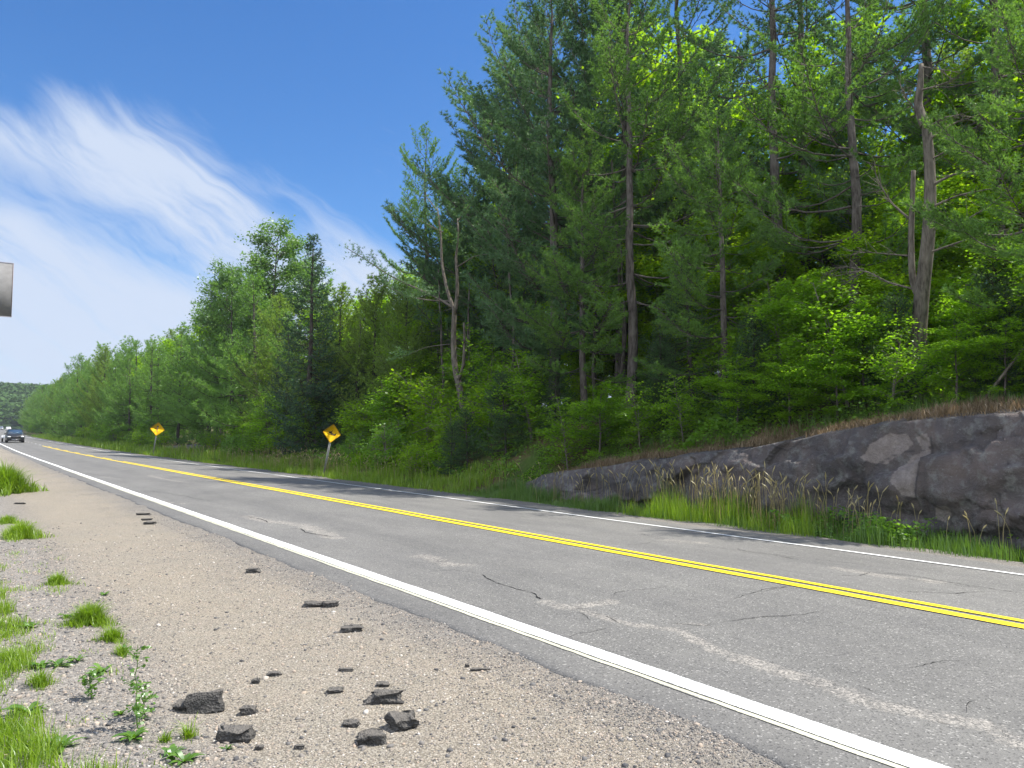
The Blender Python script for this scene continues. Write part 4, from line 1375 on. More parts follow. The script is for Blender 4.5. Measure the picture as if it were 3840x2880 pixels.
# thin bare forest stems
stem_me = []
for q in range(4):
    mb = MB()
    zz = np.linspace(0, 9, 10)
    mb.tube(np.stack([np.cumsum(rsd.normal(0, .05, 10)), np.cumsum(rsd.normal(0, .05, 10)), zz - .2], 1), np.linspace(.085, .03, 10), 6)
    for j in range(26):
        z0 = rsd.uniform(1, 8.5); a = rsd.uniform(0, 6.28); L = rsd.uniform(.3, 1.3)
        e = np.array([math.cos(a) * L, math.sin(a) * L, z0 + rsd.uniform(-.15, .25)])
        mb.tube(np.array([[0, 0, z0], (e + [0, 0, z0]) / 2, e]), [.012, .008, .003], 3)
    stem_me.append(mb.mesh('bare_stem', M['bark'], True))
for q in range(46):
    t_ = rs0.uniform(4, 62)
    x_ = rs0.uniform(17.2, 25)
    side = 'above the rock' if t_ < 18 else 'behind the stump clearing' if t_ < 34 else 'behind the snowmobile sign'
    o = link('bare_trunk', stem_me[q % 4])
    o.location = (x_, t_, float(ground(x_, t_)))
    o.rotation_euler = (rs0.normal(0, .04), rs0.normal(0, .04), rs0.uniform(0, 6))
    o.scale = (1, 1, rs0.uniform(.7, 1.1))
    tagp(o, 'thin shaded trunk with dead side twigs ' + side, 'tree trunk', 'thin bare trunks ' + side)

# ---- ground cover (uncountable)
def blades(P, h, wd_, rs, lean=.45):
    n = len(P)
    a = rs.uniform(0, 6.283, n)
    d = np.stack([np.cos(a), np.sin(a), np.zeros(n)], 1)
    sd = np.stack([-np.sin(a), np.cos(a), np.zeros(n)], 1)
    H_ = (h * rs.uniform(.5, 1.25, n))[:, None]
    ln = rs.uniform(.1, 1, n)[:, None] * lean
    m1 = P + np.array([0, 0, 1]) * H_ * .55 + d * H_ * ln * .35
    tp = P + np.array([0, 0, 1]) * H_ * (1 - ln * .25) + d * H_ * ln
    w_ = wd_ * rs.uniform(.7, 1.3, n)[:, None] * .5
    V = np.stack([P - sd * w_, P + sd * w_, m1 + sd * w_ * .8, m1 - sd * w_ * .8, tp], 1).reshape(-1, 3)
    b_ = np.arange(n)[:, None] * 5
    Q = np.concatenate([b_ + np.array([[0, 1, 2, 3]])])
    T_ = b_ + np.array([[3, 2, 4]])
    r = rs.rand(n)
    return V, T_, Q, r


def grass_obj(name, x0, x1, t0, t1, n, h, wd_, mat, seed, label, lean=.45, densf=None, kind='stuff', cat='grass', zf=None):
    rs = np.random.RandomState(seed)
    x = rs.uniform(x0, x1, n * 2)
    t_ = rs.uniform(t0, t1, n * 2)
    keep = rs.rand(n * 2) < (densf(x, t_) if densf else .5)
    x, t_ = x[keep], t_[keep]
    X_ = x + shift(t_)
    z = (zf or ground)(X_, t_)
    P = np.stack([X_, t_, z - .02], 1)
    hh_ = h * np.clip(1 + 1.5 * vnoise(x, t_, .7, seed) + .9 * vnoise(x, t_, .22, seed + 5), .25, 2)
    V, T_, Q, r = blades(P, hh_, wd_, rs, lean)
    o = link(name, npmesh(name, V, [T_, Q], M[mat], np.concatenate([r, r])))
    if kind: tagp(o, label, cat, None, kind)
    return o


clump = lambda x, t_: np.clip(.55 + vnoise(x, t_, .7, 12) * 1.4, 0, 1)
edgeclump = lambda x, t_: np.clip(.5 + vnoise(x, t_, .6, 12) * 1.2, 0.05, 1) * np.clip((x - 11.85 + vnoise(t_, t_ * 0, .8, 3) * .5) / .4, 0, 1)
grass_obj('verge_grass', 11.8, 13.9, 2.5, 20, 21000, .24, .010, 'grass_dark', 1, 'green ditch grass between the far shoulder and the rock', densf=edgeclump)
grass_obj('verge_grass_middle', 11.8, 14.6, 20, 50, 24000, .27, .020, 'grass', 2, 'long verge grass around the foot of the snowmobile sign', densf=edgeclump)
grass_obj('verge_grass_far', 12.0, 15.0, 50, 200, 15000, .45, .06, 'grass', 3, 'yellow-green grass along the far roadside', densf=edgeclump)
grass_obj('sunny_grass', 12.0, 13.3, 8.0, 12.6, 3600, .46, .010, 'grass', 4, 'tall bright grass clump in the sun in front of the rock', densf=clump)
grass_obj('dry_bank_grass', 14.05, 15.6, 2.5, 15.5, 17000, .17, .011, 'dry', 5, 'matted brown dry grass along the brow of the rock', lean=1.6, densf=lambda x, t_: np.clip(.9 + vnoise(x, t_, .5, 12) * .8, 0, 1))
grass_obj('bank_grass', 15.0, 18.0, 2.5, 30, 14000, .26, .013, 'grass_dark', 6, 'green grass at the forest edge above the rock', densf=clump)
grass_obj('clearing_grass', 15.5, 19.0, 24, 32, 6000, .45, .018, 'grass', 7, 'bright grass in the sunny clearing by the stump', densf=clump)


def browz(X_, t_):
    return np.where(X_ < 15.0, np.interp(t_, RT, RH) + .03 - np.clip(14.2 - X_, 0, 1) * .35, ground(X_, t_))


grass_obj('brow_grass', 13.72, 15.1, 2.5, 17.5, 9000, .20, .011, 'dry', 55, 'tangled dry grass hanging over the top edge of the rock', lean=1.9,
          densf=lambda x, t_: np.clip((x - 13.95 + vnoise(t_, t_ * 0, 1.1, 5) * .5) / .25, 0, 1) * np.clip(.8 + vnoise(x, t_, .4, 12) * 1.2, 0, 1), zf=browz)


def stalks(name, spots_, label, seed):
    rs = np.random.RandomState(seed)
    mb = MB()
    for (x0, t0, sx_, st__, n, h) in spots_:
        for _ in range(n):
            x = rs.normal(x0, sx_); t_ = rs.normal(t0, st__)
            x = max(12.15, x)
            z = float(ground(x, t_))
            hh_ = h * rs.uniform(.65, 1.15)
            a = rs.uniform(0, 6.28)
            l_ = rs.uniform(.04, .28) * hh_
            d = np.array([math.cos(a) * l_, math.sin(a) * l_])
            P0 = np.array([x, t_, z]); P1 = np.array([x + d[0] * .25, t_ + d[1] * .25, z + hh_ * .55]); P2_ = np.array([x + d[0] * .75, t_ + d[1] * .75, z + hh_ * .88])
            P3 = np.array([x + d[0] * 1.3, t_ + d[1] * 1.3, z + hh_])
            mb.tube(np.array([P0, P1, P2_]), [.0055, .005, .004], 3)
            mb.tube(np.array([P2_, (P2_ + P3) / 2, P3]), [.006, .015, .003], 4)
    nf = sum(len(f) for f in mb.F3) + sum(len(f) for f in mb.F4)
    o = link(name, mb.mesh(name, M['straw'], False, np.random.RandomState(1).rand(nf)))
    tagp(o, label, 'seed grass', None, 'stuff')


stalks('seed_grass', [(13.0, 10.6, .25, 1.1, 95, 1.10), (12.9, 9.0, .2, .7, 50, 1.0), (13.1, 13.5, .2, 2.2, 45, .9), (13.0, 16.5, .2, 1.8, 25, .8), (13.0, 7.6, .2, .5, 25, .85), (13.0, 5.0, .3, 1.2, 14, .7)],
       'straw-coloured seeding grass stalks standing before the rock', 3)
stalks('seed_grass', [(13.1, 33, .4, 2.2, 70, .9), (13.2, 38, .5, 3.5, 110, .85), (13.4, 27, .4, 2.5, 50, .8), (13.6, 50, .5, 8, 120, .8), (13.5, 62, .4, 4, 60, .9)],
       'brown seeding grass stalks along the verge by the snowmobile sign', 4)


def leafcover(name, x0, x1, t0, t1, n, size, hmax, mat, seed, label):
    rs = np.random.RandomState(seed)
    x = rs.uniform(x0, x1, n * 2); t_ = rs.uniform(t0, t1, n * 2)
    k = rs.rand(n * 2) < np.clip(.45 + vnoise(x, t_, .9, seed) * 1.5, 0, 1)
    x, t_ = x[k], t_[k]
    hh_ = hmax * np.clip(.5 + vnoise(x, t_, .6, seed + 3) * 1.3, .05, 1)
    P = np.stack([x, t_, ground(x, t_) + hh_ * rs.rand(len(x)) ** .7], 1)
    V, F, r = leaves(P, size, rs, .7)
    o = link(name, npmesh(name, V, [F], M[mat], r))
    tagp(o, label, 'undergrowth', None, 'stuff')


leafcover('undergrowth', 12.3, 14.1, 2.5, 9.0, 16000, .06, .50, 'shrub', 21, 'dark leafy weeds crowding the ditch under the right end of the rock')
leafcover('bank_undergrowth', 14.0, 18.0, 19.5, 36, 20000, .09, .60, 'shrub', 22, 'low leafy undergrowth covering the bank left of the rock')
leafcover('slope_undergrowth', 14.9, 17.5, 8, 26, 16000, .09, .75, 'shrub', 27, 'leafy plants hiding the slope above the low end of the rock')
leafcover('forest_undergrowth', 15.7, 26, 2.5, 22, 34000, .10, .85, 'maple', 23, 'low leafy undergrowth under the trees above the rock')
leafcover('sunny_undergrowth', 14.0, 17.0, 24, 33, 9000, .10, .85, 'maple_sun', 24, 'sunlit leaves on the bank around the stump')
leafcover('rock_edge_creeper', 14.2, 15.4, 11.5, 19.5, 6000, .06, .14, 'maple', 25, 'green creeper along the low left brow of the rock')
leafcover('far_undergrowth', 14.6, 20, 36, 64, 9000, .13, .55, 'shrub', 26, 'shaded leafy undergrowth among the trunks behind the snowmobile sign')

# fallen leaning pole at the right edge, fallen branch in clearing
mb = MB()
mb.tube(np.array([px3(3690, 1500, 15.6), px3(3765, 1400, 15.7), px3(3850, 1290, 15.9)]), [.035, .028, .02], 6, True)
o = link('leaning_pole', mb.mesh('leaning_pole', M['bark_pale'], True))
tagp(o, 'thin pale fallen stem leaning among leaves at the right edge above the rock', 'fallen branch')
mb = MB()
mb.tube(np.array([px3(1545, 1625, 15.2), px3(1600, 1605, 15.3), px3(1680, 1585, 15.5)]), [.012, .018, .022], 6, True)
mb.tube(np.array([px3(1600, 1605, 15.3), px3(1640, 1620, 15.1)]), [.012, .005], 4, True)
o = link('fallen_branch', mb.mesh('fallen_branch', M['twig'], True))
tagp(o, 'bare fallen branch lying among the bright shrubs left of the stump', 'fallen branch')

# ------------------------------------------------------------------ near left weeds
def grav_at(x, t_):
    return gravz(np.asarray(x, float), np.asarray(t_, float))


def local_clump(name, u, v, r_, n, h, wd_, label, seed, mat='grass', lean=.9):
    n = int(n * 1.8)
    h *= 1.2
    c = on_plane(u, v, -.03)
    rs = np.random.RandomState(seed)
    a = rs.uniform(0, 6.28, n); q = np.minimum(np.abs(rs.normal(0, .40, n)), .85) * r_ * (1 + .45 * np.sin(a * 3 + seed) + .2 * np.sin(a * 7 + seed))
    P = np.stack([q * np.cos(a) * .75, q * np.sin(a) * 1.25, np.zeros(n)], 1)
    P[:, 2] = grav_at(P[:, 0] + c[0], P[:, 1] + c[1]) - float(grav_at(c[0], c[1])) - .01
    V, T_, Q, r = blades(P, h * np.clip(1.15 - .6 * q / r_, .25, 2) * rs.uniform(.5, 1.2, n), wd_, rs, lean * 1.3)
    o = link(name, npmesh(name, V, [T_, Q], M[mat], np.concatenate([r, r])), loc=(c[0], c[1], float(grav_at(c[0], c[1]))))
    tagp(o, label, 'grass tuft')


local_clump('grass_tuft', 15, 1850, 1.0, 2600, .55, .022, 'farthest bright grass tuft at the left edge of the gravel', 1)
local_clump('grass_tuft', 80, 2020, .45, 1500, .20, .008, 'second grass tuft from the far end, left of the gravel', 2)
local_clump('grass_tuft', 30, 1965, .45, 600, .12, .009, 'sparse low grass between the two farthest tufts', 9)
local_clump('grass_tuft', 215, 2195, .20, 500, .10, .006, 'small grass tuft on the gravel above the large one', 3)
local_clump('grass_tuft', 335, 2345, .26, 1500, .13, .006, 'large rounded grass tuft on the gravel edge', 4)
local_clump('grass_tuft', 420, 2410, .16, 500, .09, .005, 'thin tail of grass below the large tuft', 5)
local_clump('grass_tuft', 455, 2465, .09, 140, .08, .005, 'tiny yellowing grass tuft beside the tall weed', 6)
local_clump('grass_tuft', 150, 2600, .13, 180, .10, .005, 'small pale grass tuft among the grey stones', 7)
local_clump('grass_tuft', 710, 2765, .07, 90, .085, .004, 'little grass sprout left of the lowest asphalt lump', 8)
local_clump('grass_tuft', 620, 2790, .07, 70, .06, .004, 'wispy sprout nearest the bottom of the tall weed', 10)


def leftdens(x, t_):
    lim = np.interp(t_, [3, 5, 7.5, 9.5, 11, 20, 40], [.62, .55, .50, .42, .25, .5, .9])
    return np.clip((lim - .06 - x) / .12 + vnoise(x, t_, .38, 4) * 3.4, 0, 1) * np.clip(.75 + vnoise(x, t_, .25, 9) * 1.6, 0, 1)


def leftz(x, t_):
    return np.where(x > -1.9, grav_at(x, t_), ground(x, t_))


grass_obj('roadside_grass', -2.4, 1.0, 2.6, 14, 120000, .095, .0055, 'grass', 31, 'bright grass covering the left edge of the gravel', lean=.8, densf=leftdens, zf=leftz)
grass_obj('roadside_grass_far', -3.5, 1.3, 14, 45, 22000, .22, .016, 'grass', 32, 'grass along the left roadside further off', lean=.7, densf=leftdens, zf=leftz)


grass_obj('sparse_sprigs', .2, 1.25, 2.7, 13, 9000, .065, .0055, 'grass', 35, 'sparse grass sprigs among the grey stones at the gravel edge', lean=1.2,
          densf=lambda x, t_: np.clip((1.15 - x) / .5, 0, 1) * np.clip(vnoise(x, t_, .22, 14) * 3.0 - .25, 0, 1), zf=leftz)


def weed(name, u, v, kind, size, label, seed):
    c = on_plane(u, v, -.03)
    rs = np.random.RandomState(seed)
    z0 = float(grav_at(c[0], c[1]))
    if kind == 'stalk':
        e = bpy.data.objects.new(name, None); COL.objects.link(e); e.location = (c[0], c[1], z0)
        tagp(e, label, 'weed')
        mb = MB()
        LP = []
        zz = np.linspace(0, size, 9)
        ctr = np.stack([np.cumsum(rs.normal(0, .006, 9)), np.cumsum(rs.normal(0, .006, 9)), zz], 1)
        mb.tube(ctr, np.linspace(.0042, .0015, 9), 5)
        for j in range(26):
            z1_ = rs.uniform(.02, .97) * size
            a = rs.uniform(0, 6.28); L = rs.uniform(.03, .085) * (1.2 - z1_ / size * .5)
            b0 = np.array([np.interp(z1_, zz, ctr[:, 0]), np.interp(z1_, zz, ctr[:, 1]), z1_])
            e1 = b0 + np.array([math.cos(a) * L, math.sin(a) * L, L * .6])
            mb.tube(np.array([b0, e1]), [.0018, .001], 3)
            m_ = 6
            LP.append(b0 + (e1 - b0) * rs.uniform(.3, 1.1, m_)[:, None] + rs.normal(0, .006, (m_, 3)))
        link('stem', mb.mesh('weed_stem', M['weed'], False, rs.rand(sum(len(f) for f in mb.F3 + mb.F4))), e)
        V, F, r = leaves(np.concatenate(LP), .024, rs, .9)
        link('leaves', npmesh('weed_leaves', V, [F], M['weed'], r), e)
        return
    # rosette: long leaves from one point
    V, T_, Q = [], [], []
    n = 0
    R_ = []
    for j in range(int(size * 100) + 6):
        a = rs.uniform(0, 6.28); L = size * rs.uniform(.55, 1.1); el_ = rs.uniform(.15, .9)
        d = np.array([math.cos(a), math.sin(a), 0]); sd = np.array([-d[1], d[0], 0])
        s_ = np.linspace(0, 1, 5)
        ctr = d * (s_ * L * math.cos(el_))[:, None] + np.array([0, 0, 1]) * (np.sin(s_ * 2.2) * L * math.sin(el_) * .6)[:, None]
        wv = L * .13 * np.array([.3, .9, 1.0, .7, .05])
        W_ = np.stack([ctr + sd * wv[:, None], ctr - sd * wv[:, None] + [0, 0, .002]], 1).reshape(-1, 3)
        V.append(W_)
        for q in range(4):
            Q.append((n + q * 2, n + q * 2 + 1, n + q * 2 + 3, n + q * 2 + 2)); R_.append(rs.rand())
        n += 10
    o = link(name, npmesh(name, np.concatenate(V), [np.array(Q)], M['weed'], np.array(R_)), loc=(c[0], c[1], z0))
    tagp(o, label, 'weed')


weed('tall_weed', 508, 2745, 'stalk', .46, 'tall thin leafy weed stalk growing from the gravel edge left of the big slab', 1)
weed('tall_weed', 545, 2700, 'stalk', .20, 'short bushy weed right beside the tall stalk', 2)
weed('tall_weed', 345, 2640, 'stalk', .16, 'short branched weed among the grey stones', 12)
for (u, v, s, lab, sd) in [(385, 2540, .11, 'dark star-shaped leafy weed on the grey stones', 3), (290, 2500, .09, 'small spreading weed left of the star-shaped one', 4),
                           (215, 2520, .10, 'leafy weed near the grass edge', 5), (150, 2530, .10, 'leafy weed touching the left grass', 6), (390, 2235, .08, 'flat dark weed above the large grass tuft', 7),
                           (455, 2690, .06, 'small sprout left of the tall weed foot', 8), (500, 2785, .10, 'broad-leaved sprout under the tall weed', 9), (640, 2850, .10, 'leafy weed at the bottom edge', 10),
                           (690, 2870, .09, 'second leafy weed at the bottom edge', 11), (862, 2760, .05, 'tiny sprout in front of the dark block', 12), (850, 2815, .045, 'tiny sprout below the dark block', 13),
                           (230, 2830, .12, 'large leafy weed at the lower left', 14), (100, 2700, .12, 'leafy weed in the lower left grass', 15), (465, 2460, .06, 'yellow-green sprout above the tall weed', 16),
                           (250, 2330, .09, 'weed left of the large grass tuft', 17), (110, 2380, .10, 'weed in the left grass', 18)]:
    weed('broadleaf_weed', u, v, 'rosette', s * 1.15, lab, sd)

# ------------------------------------------------------------------ loose stones (uncountable)
def stones(name, n, xr, tr, smin, smax, seed, label, xf=None, zf=grav_at, sink=.25, mat='pebble', kind='stuff', dark=None, power=2.2):
    rs = np.random.RandomState(seed)
    x = rs.uniform(xr[0], xr[1], n * 2)
    u_ = rs.rand(n * 2)
    t_ = tr[0] * (tr[1] / tr[0]) ** u_
    k = rs.rand(n * 2) < (xf(x, t_) if xf else .5)
    x, t_ = x[k], t_[k]
    n = len(x)
    ico = np.array([[0, 0, 1], [.89, 0, .45], [.28, .85, .45], [-.72, .53, .45], [-.72, -.53, .45], [.28, -.85, .45],
                    [.72, .53, -.45], [-.28, .85, -.45], [-.89, 0, -.45], [-.28, -.85, -.45], [.72, -.53, -.45], [0, 0, -1]])
    icf = np.array([[0, 1, 2], [0, 2, 3], [0, 3, 4], [0, 4, 5], [0, 5, 1], [1, 6, 2], [2, 7, 3], [3, 8, 4], [4, 9, 5], [5, 10, 1],
                    [2, 6, 7], [3, 7, 8], [4, 8, 9], [5, 9, 10], [1, 10, 6]])
    sc = smin + (smax - smin) * rs.rand(n) ** power
    jit = 1 + rs.normal(0, .18, (n, 12, 1))
    sh = np.stack([rs.uniform(.7, 1.3, n), rs.uniform(.6, 1.1, n), rs.uniform(.35, .75, n)], 1)
    P = ico[None] * jit * sh[:, None] * sc[:, None, None]
    a = rs.uniform(0, 6.28, n)
    c_, s_ = np.cos(a)[:, None], np.sin(a)[:, None]
    Q = np.stack([P[..., 0] * c_ - P[..., 1] * s_, P[..., 0] * s_ + P[..., 1] * c_, P[..., 2]], -1)
    Q += np.stack([x, t_, zf(x, t_) + sc * sh[:, 2] * (1 - 2 * sink) * .6], 1)[:, None]
    F = (icf[None] + (np.arange(n) * 12)[:, None, None]).reshape(-1, 3)
    r = rs.rand(n)
    if dark: r = r * dark
    o = link(name, npmesh(name, Q.reshape(-1, 3), [F], M[mat], np.repeat(r, 15)))
    tagp(o, label, 'gravel', None, kind)


stones('loose_gravel', 46000, (.3, 3.4), (2.6, 13), .0020, .0085, 1, 'fine loose gravel scattered over the near shoulder', power=1.6, xf=lambda x, t_: .55 - .33 * np.exp(-((x + .5 * vnoise(x, t_, 1.2, 6) - 1.95) / .42) ** 2))
stones('loose_pebbles', 2600, (.2, 3.4), (2.6, 16), .006, .020, 2, 'larger loose pebbles on the near shoulder', power=3)
stones('berm_stones', 7000, (-.9, 1.25), (2.6, 15), .005, .019, 3, 'grey crushed stone along the grassy left edge', power=2, dark=.75)
stones('pavement_edge_stones', 5200, (2.95, 3.45), (2.2, 18), .003, .011, 4, 'dark grit along the crumbling pavement edge', power=2, dark=.45)
stones('road_grit', 160, (3.4, 3.72), (2.6, 9), .003, .010, 5, 'bits of grit lying on the paved edge', power=2, dark=.4, zf=lambda x, t_: roadz(x, t_))

# ------------------------------------------------------------------ broken asphalt chunks
def chunk(u, v, L, W_, H_, rotz, label, seed, tiltx=0.0, tilty=0.0, name='asphalt_chunk', mat='chunk', flat=False, zoff=0.0, group=None, rough=.55):
    """angular lump: subdivided box pushed about by noise"""
    c = on_plane(u, v, -.02)
    n = 7
    mb = MB()
    lin = np.linspace(-1, 1, n)
    A, B = np.meshgrid(lin, lin)
    one = np.ones_like(A)
    for k in range(6):
        s_ = 1 if k % 2 else -1
        ax = k // 2
        P = [A * (1 if s_ > 0 else -1), B]
        P.insert(ax, one * s_)
        if ax == 1: P = [B, one * s_, A * (1 if s_ > 0 else -1)]
        V = np.stack(P, -1).reshape(-1, 3)
        i = (np.arange(n - 1)[:, None] * n + np.arange(n - 1)[None]).ravel()
        mb.add(V, quads=np.stack([i, i + 1, i + n + 1, i + n], 1))
    V = np.concatenate(mb.V)
    out_ = []
    for q in V:
        p = Vector(q)
        rr_ = p.length
        sq = Vector((p.x, p.y, p.z)) * (1 - .16 * max(0, rr_ - 1.05))
        nz = Vector([mn.noise(Vector((p.x * 1.1 + seed * 3.1 + o_ * 7, p.y * 1.1, p.z * 1.1))) for o_ in range(3)]) * rough
        nf = mn.noise(p * 3 + Vector((seed, 0, 0))) * .16
        nf2 = mn.noise(p * 9 + Vector((0, seed, 0))) * .05
        z = sq + nz + sq.normalized() * (nf + nf2)
        out_.append((z.x * L / 2, z.y * W_ / 2, z.z * H_ / 2))
    V = np.array(out_)
    mb.V = [V]
    me = mb.mesh('asphalt_chunk', M[mat], False)
    o = link(name, me)
    o.rotation_euler = (tiltx, tilty, rotz)
    o.location = (c[0], c[1], float(grav_at(c[0], c[1])) + H_ * .36 + zoff)
    tagp(o, label, 'asphalt chunk', group)
    return o


A_ = -YAW  # lumps lie roughly square to the view
chunk(768, 2655, .205, .10, .120, A_ + .14, 'largest broken asphalt slab, tipped up on edge near the bottom left of the gravel', 1, tiltx=-.30, tilty=-.10, zoff=.0, rough=.36)
chunk(690, 2650, .10, .10, .045, A_ - .2, 'small dark asphalt lump in the shadow left of the largest slab', 2)
chunk(931, 2672, .085, .06, .045, A_ + .1, 'small rough asphalt lump right of the largest slab', 3)
chunk(888, 2765, .165, .09, .072, A_ + .15, 'long dark asphalt block below the largest slab', 4)
chunk(1390, 2775, .135, .09, .065, A_ + .1, 'rough asphalt lump lowest in the right-hand cluster', 5)
chunk(1509, 2715, .150, .12, .075, A_ + .5, 'asphalt lump with a flat grey top, rightmost of the cluster', 6, tiltx=.12, tilty=.1)
chunk(1441, 2628, .190, .09, .065, A_ + .15, 'crumbly dark asphalt lump at the top of the right-hand cluster', 7)
chunk(1254, 2587, .095, .07, .035, A_ + .2, 'half-buried round asphalt piece left of the cluster', 8, zoff=-.008)
chunk(1319, 2360, .165, .12, .045, A_ + .1, 'flat asphalt piece lying alone mid-gravel', 9)
chunk(1175, 2268, .165, .08, .050, A_ + .1, 'left one of two asphalt pieces lying side by side', 10, tiltx=.1)
chunk(1242, 2270, .130, .08, .055, A_ + .15, 'right one of two asphalt pieces lying side by side', 11)
chunk(950, 2148, .145, .09, .055, A_ + .1, 'single asphalt block farther up the gravel', 12)
chunk(1026, 2530, .085, .05, .026, A_, 'thin asphalt flake above the largest slab', 13)
chunk(1297, 2513, .085, .035, .022, A_ + .1, 'thin dark flake in the middle of the gravel', 14)
chunk(1316, 2712, .085, .06, .030, A_ - .1, 'pale grey flat stone between the lump cluster', 15, name='flat_stone', mat='chunk')
chunk(1436, 2570, .070, .05, .028, A_, 'small crumbly bit above the cluster', 16)
chunk(972, 2800, .038, .03, .025, A_, 'tiny dark asphalt bit right of the long block', 17)
chunk(1124, 2800, .042, .03, .022, A_, 'tiny dark asphalt bit alone at the bottom', 18)
chunk(562, 1964, .19, .11, .055, A_, 'nearer dark piece of the far pair by the pavement', 19)
chunk(551, 1950, .16, .08, .045, A_ + .3, 'farther dark piece of the far pair by the pavement', 20)
chunk(539, 1931, .24, .10, .045, A_ + .1, 'flat grey piece beside the pavement edge behind the far pair', 21)
chunk(74, 1890, .22, .08, .04, A_, 'dark scrap near the left grass far up the gravel', 22)
chunk(1802, 2508, .125, .03, .016, A_ + .05, 'thin dark sliver near the pavement edge', 23)
chunk(1752, 2493, .030, .028, .022, A_, 'round dark pebble-sized bit left of the sliver', 24)
chunk(960, 2555, .045, .04, .03, A_, 'dark crumb left of the thin flake above the slab', 25)

# ------------------------------------------------------------------ signs
M['sign_yellow'] = simple('sign_yellow', (.97, .56, .010), .7, 0, .04, 3, .15)
M['sign_black'] = simple('sign_black', (.02, .012, .012), .5, 0, .1, 3)
M['galv'] = simple('galvanised_post', (.34, .35, .34), .5, .6, .15, 12)
M['sign_back'] = simple('weathered_aluminium', (.22, .22, .225), .95, 0, .10, 9, .02)
M['sign_rim'] = simple('rusty_rim', (.26, .19, .17), .8, 0, .25, 12)


def frame(yaw, roll):
    """panel axes: n toward viewer side, u right, v up"""
    n = np.array([math.sin(yaw) * -1, -math.cos(yaw), 0.0])
    u = np.array([math.cos(yaw), -math.sin(yaw), 0.0])
    v = np.array([0, 0, 1.0])
    return n, u * math.cos(roll) - v * math.sin(roll), u * math.sin(roll) + v * math.cos(roll)


def rrect(a, r=.12, seg=4):
    pts = []
    for k in range(4):
        ang = math.pi / 2 * k
        c = np.array([math.cos(ang + math.pi / 4), math.sin(ang + math.pi / 4)]) * a * math.sqrt(.5) * 2 / math.sqrt(2)
        c = c * (1 - r) 
        for s in range(seg + 1):
            t_ = ang + math.pi / 2 * s / seg
            pts.append((c[0] + math.cos(t_) * a * r, c[1] + math.sin(t_) * a * r))
    # rotate 45 degrees to stand on a corner
    q = math.pi / 4
    return [(x * math.cos(q) - y * math.sin(q), x * math.sin(q) + y * math.cos(q)) for x, y in pts]


def warning_sign(base, half, h_c, yaw, roll, symbols, label, name, dpost=.03):
    e = bpy.data.objects.new(name, None); COL.objects.link(e); e.location = base
    tagp(e, label, 'road sign')
    n, u, v = frame(yaw, roll)
    c = v * h_c + np.array([0, 0, 0])
    mb = MB(); mb.extrude(rrect(half), (c, u, v, n), .004)
    link('panel', mb.mesh('sign_panel', M['sign_yellow']), e)
    mb = MB()
    o_, i_ = rrect(half * .955), rrect(half * .925)
    N = len(o_)
    V = [c + n * .0062 + u * x + v * y for x, y in o_] + [c + n * .0062 + u * x + v * y for x, y in i_]
    mb.add(V, quads=[(k, (k + 1) % N, (k + 1) % N + N, k + N) for k in range(N)])
    link('border', mb.mesh('sign_border', M['sign_black']), e)
    mb = MB()
    for poly in symbols:
        mb.extrude([(x * half * .95, y * half * .95) for x, y in poly], (c + n * .0065, u, v, n), .002)
    link('symbol', mb.mesh('sign_symbol', M['sign_black']), e)
    # folded channel post
    mb = MB()
    b0 = -v * .3 - n * .022
    t0 = v * (h_c + half * .8) - n * .022
    for sx_, w__, dn in ((-.030, .016, .0), (.030, .016, .0), (0, .022, -.018)):
        a = b0 + u * sx_ + n * dn
        b_ = t0 + u * sx_ + n * dn
        V = [a - u * w__ / 1 - n * .002, a + u * w__ - n * .002, a + u * w__ + n * .002, a - u * w__ + n * .002]
        V += [q + (b_ - a) for q in V]
        mb.add(V, quads=[(0, 1, 5, 4), (1, 2, 6, 5), (2, 3, 7, 6), (3, 0, 4, 7), (4, 5, 6, 7), (0, 3, 2, 1)])
    link('post', mb.mesh('sign_post', M['galv']), e)
    for yy in (-.78, .78):
        mb = MB()
        q = c + v * yy * half + n * .004
        mb.tube(np.array([q, q + n * .008]), [.010, .009], 8, True)
        link('bolt', mb.mesh('sign_bolt', M['galv']), e)
    return e


# snowmobile: body with pointed windscreen, seat, track and skis
sled = [[(-.42, .04), (-.37, .13), (-.26, .18), (-.14, .19), (-.02, .30), (.06, .34), (.0, .22), (-.03, .10), (.02, .02), (.20, -.02), (.38, -.03), (.47, .10), (.52, .10), (.50, -.12), (.30, -.12), (.0, -.08), (-.20, -.06), (-.36, -.02)],
        [(-.62, .02), (-.60, -.02), (-.40, -.10), (.0, -.15), (.46, -.19), (.46, -.22), (.0, -.19), (-.40, -.14), (-.62, -.05)],
        [(-.10, -.10), (.46, -.14), (.46, -.17), (-.10, -.135)]]
p1 = on_lateral(1213, 1765, 12.5)
warning_sign((p1[0], p1[1], float(ground(p1[0], p1[1]))), .395, 1.90, .02, math.radians(10.5), sled,
             'yellow diamond sign with a black snowmobile symbol leaning in the verge grass', 'snowmobile_sign')
arrow = [[(-.055, -.50), (.055, -.50), (.055, .30), (.17, .30), (0, .58), (-.17, .30), (-.055, .30)],
         [(-.40, -.045), (-.40, .045), (-.055, .045), (-.055, -.045)]]
p2 = on_lateral(573, 1700, 12.3)
warning_sign((p2[0], p2[1], float(ground(p2[0], p2[1]))), .53, 2.15, .05, math.radians(7.5), arrow,
             'orange-yellow diamond sign with a black arrow and side-road symbol, farther left', 'side_road_sign')

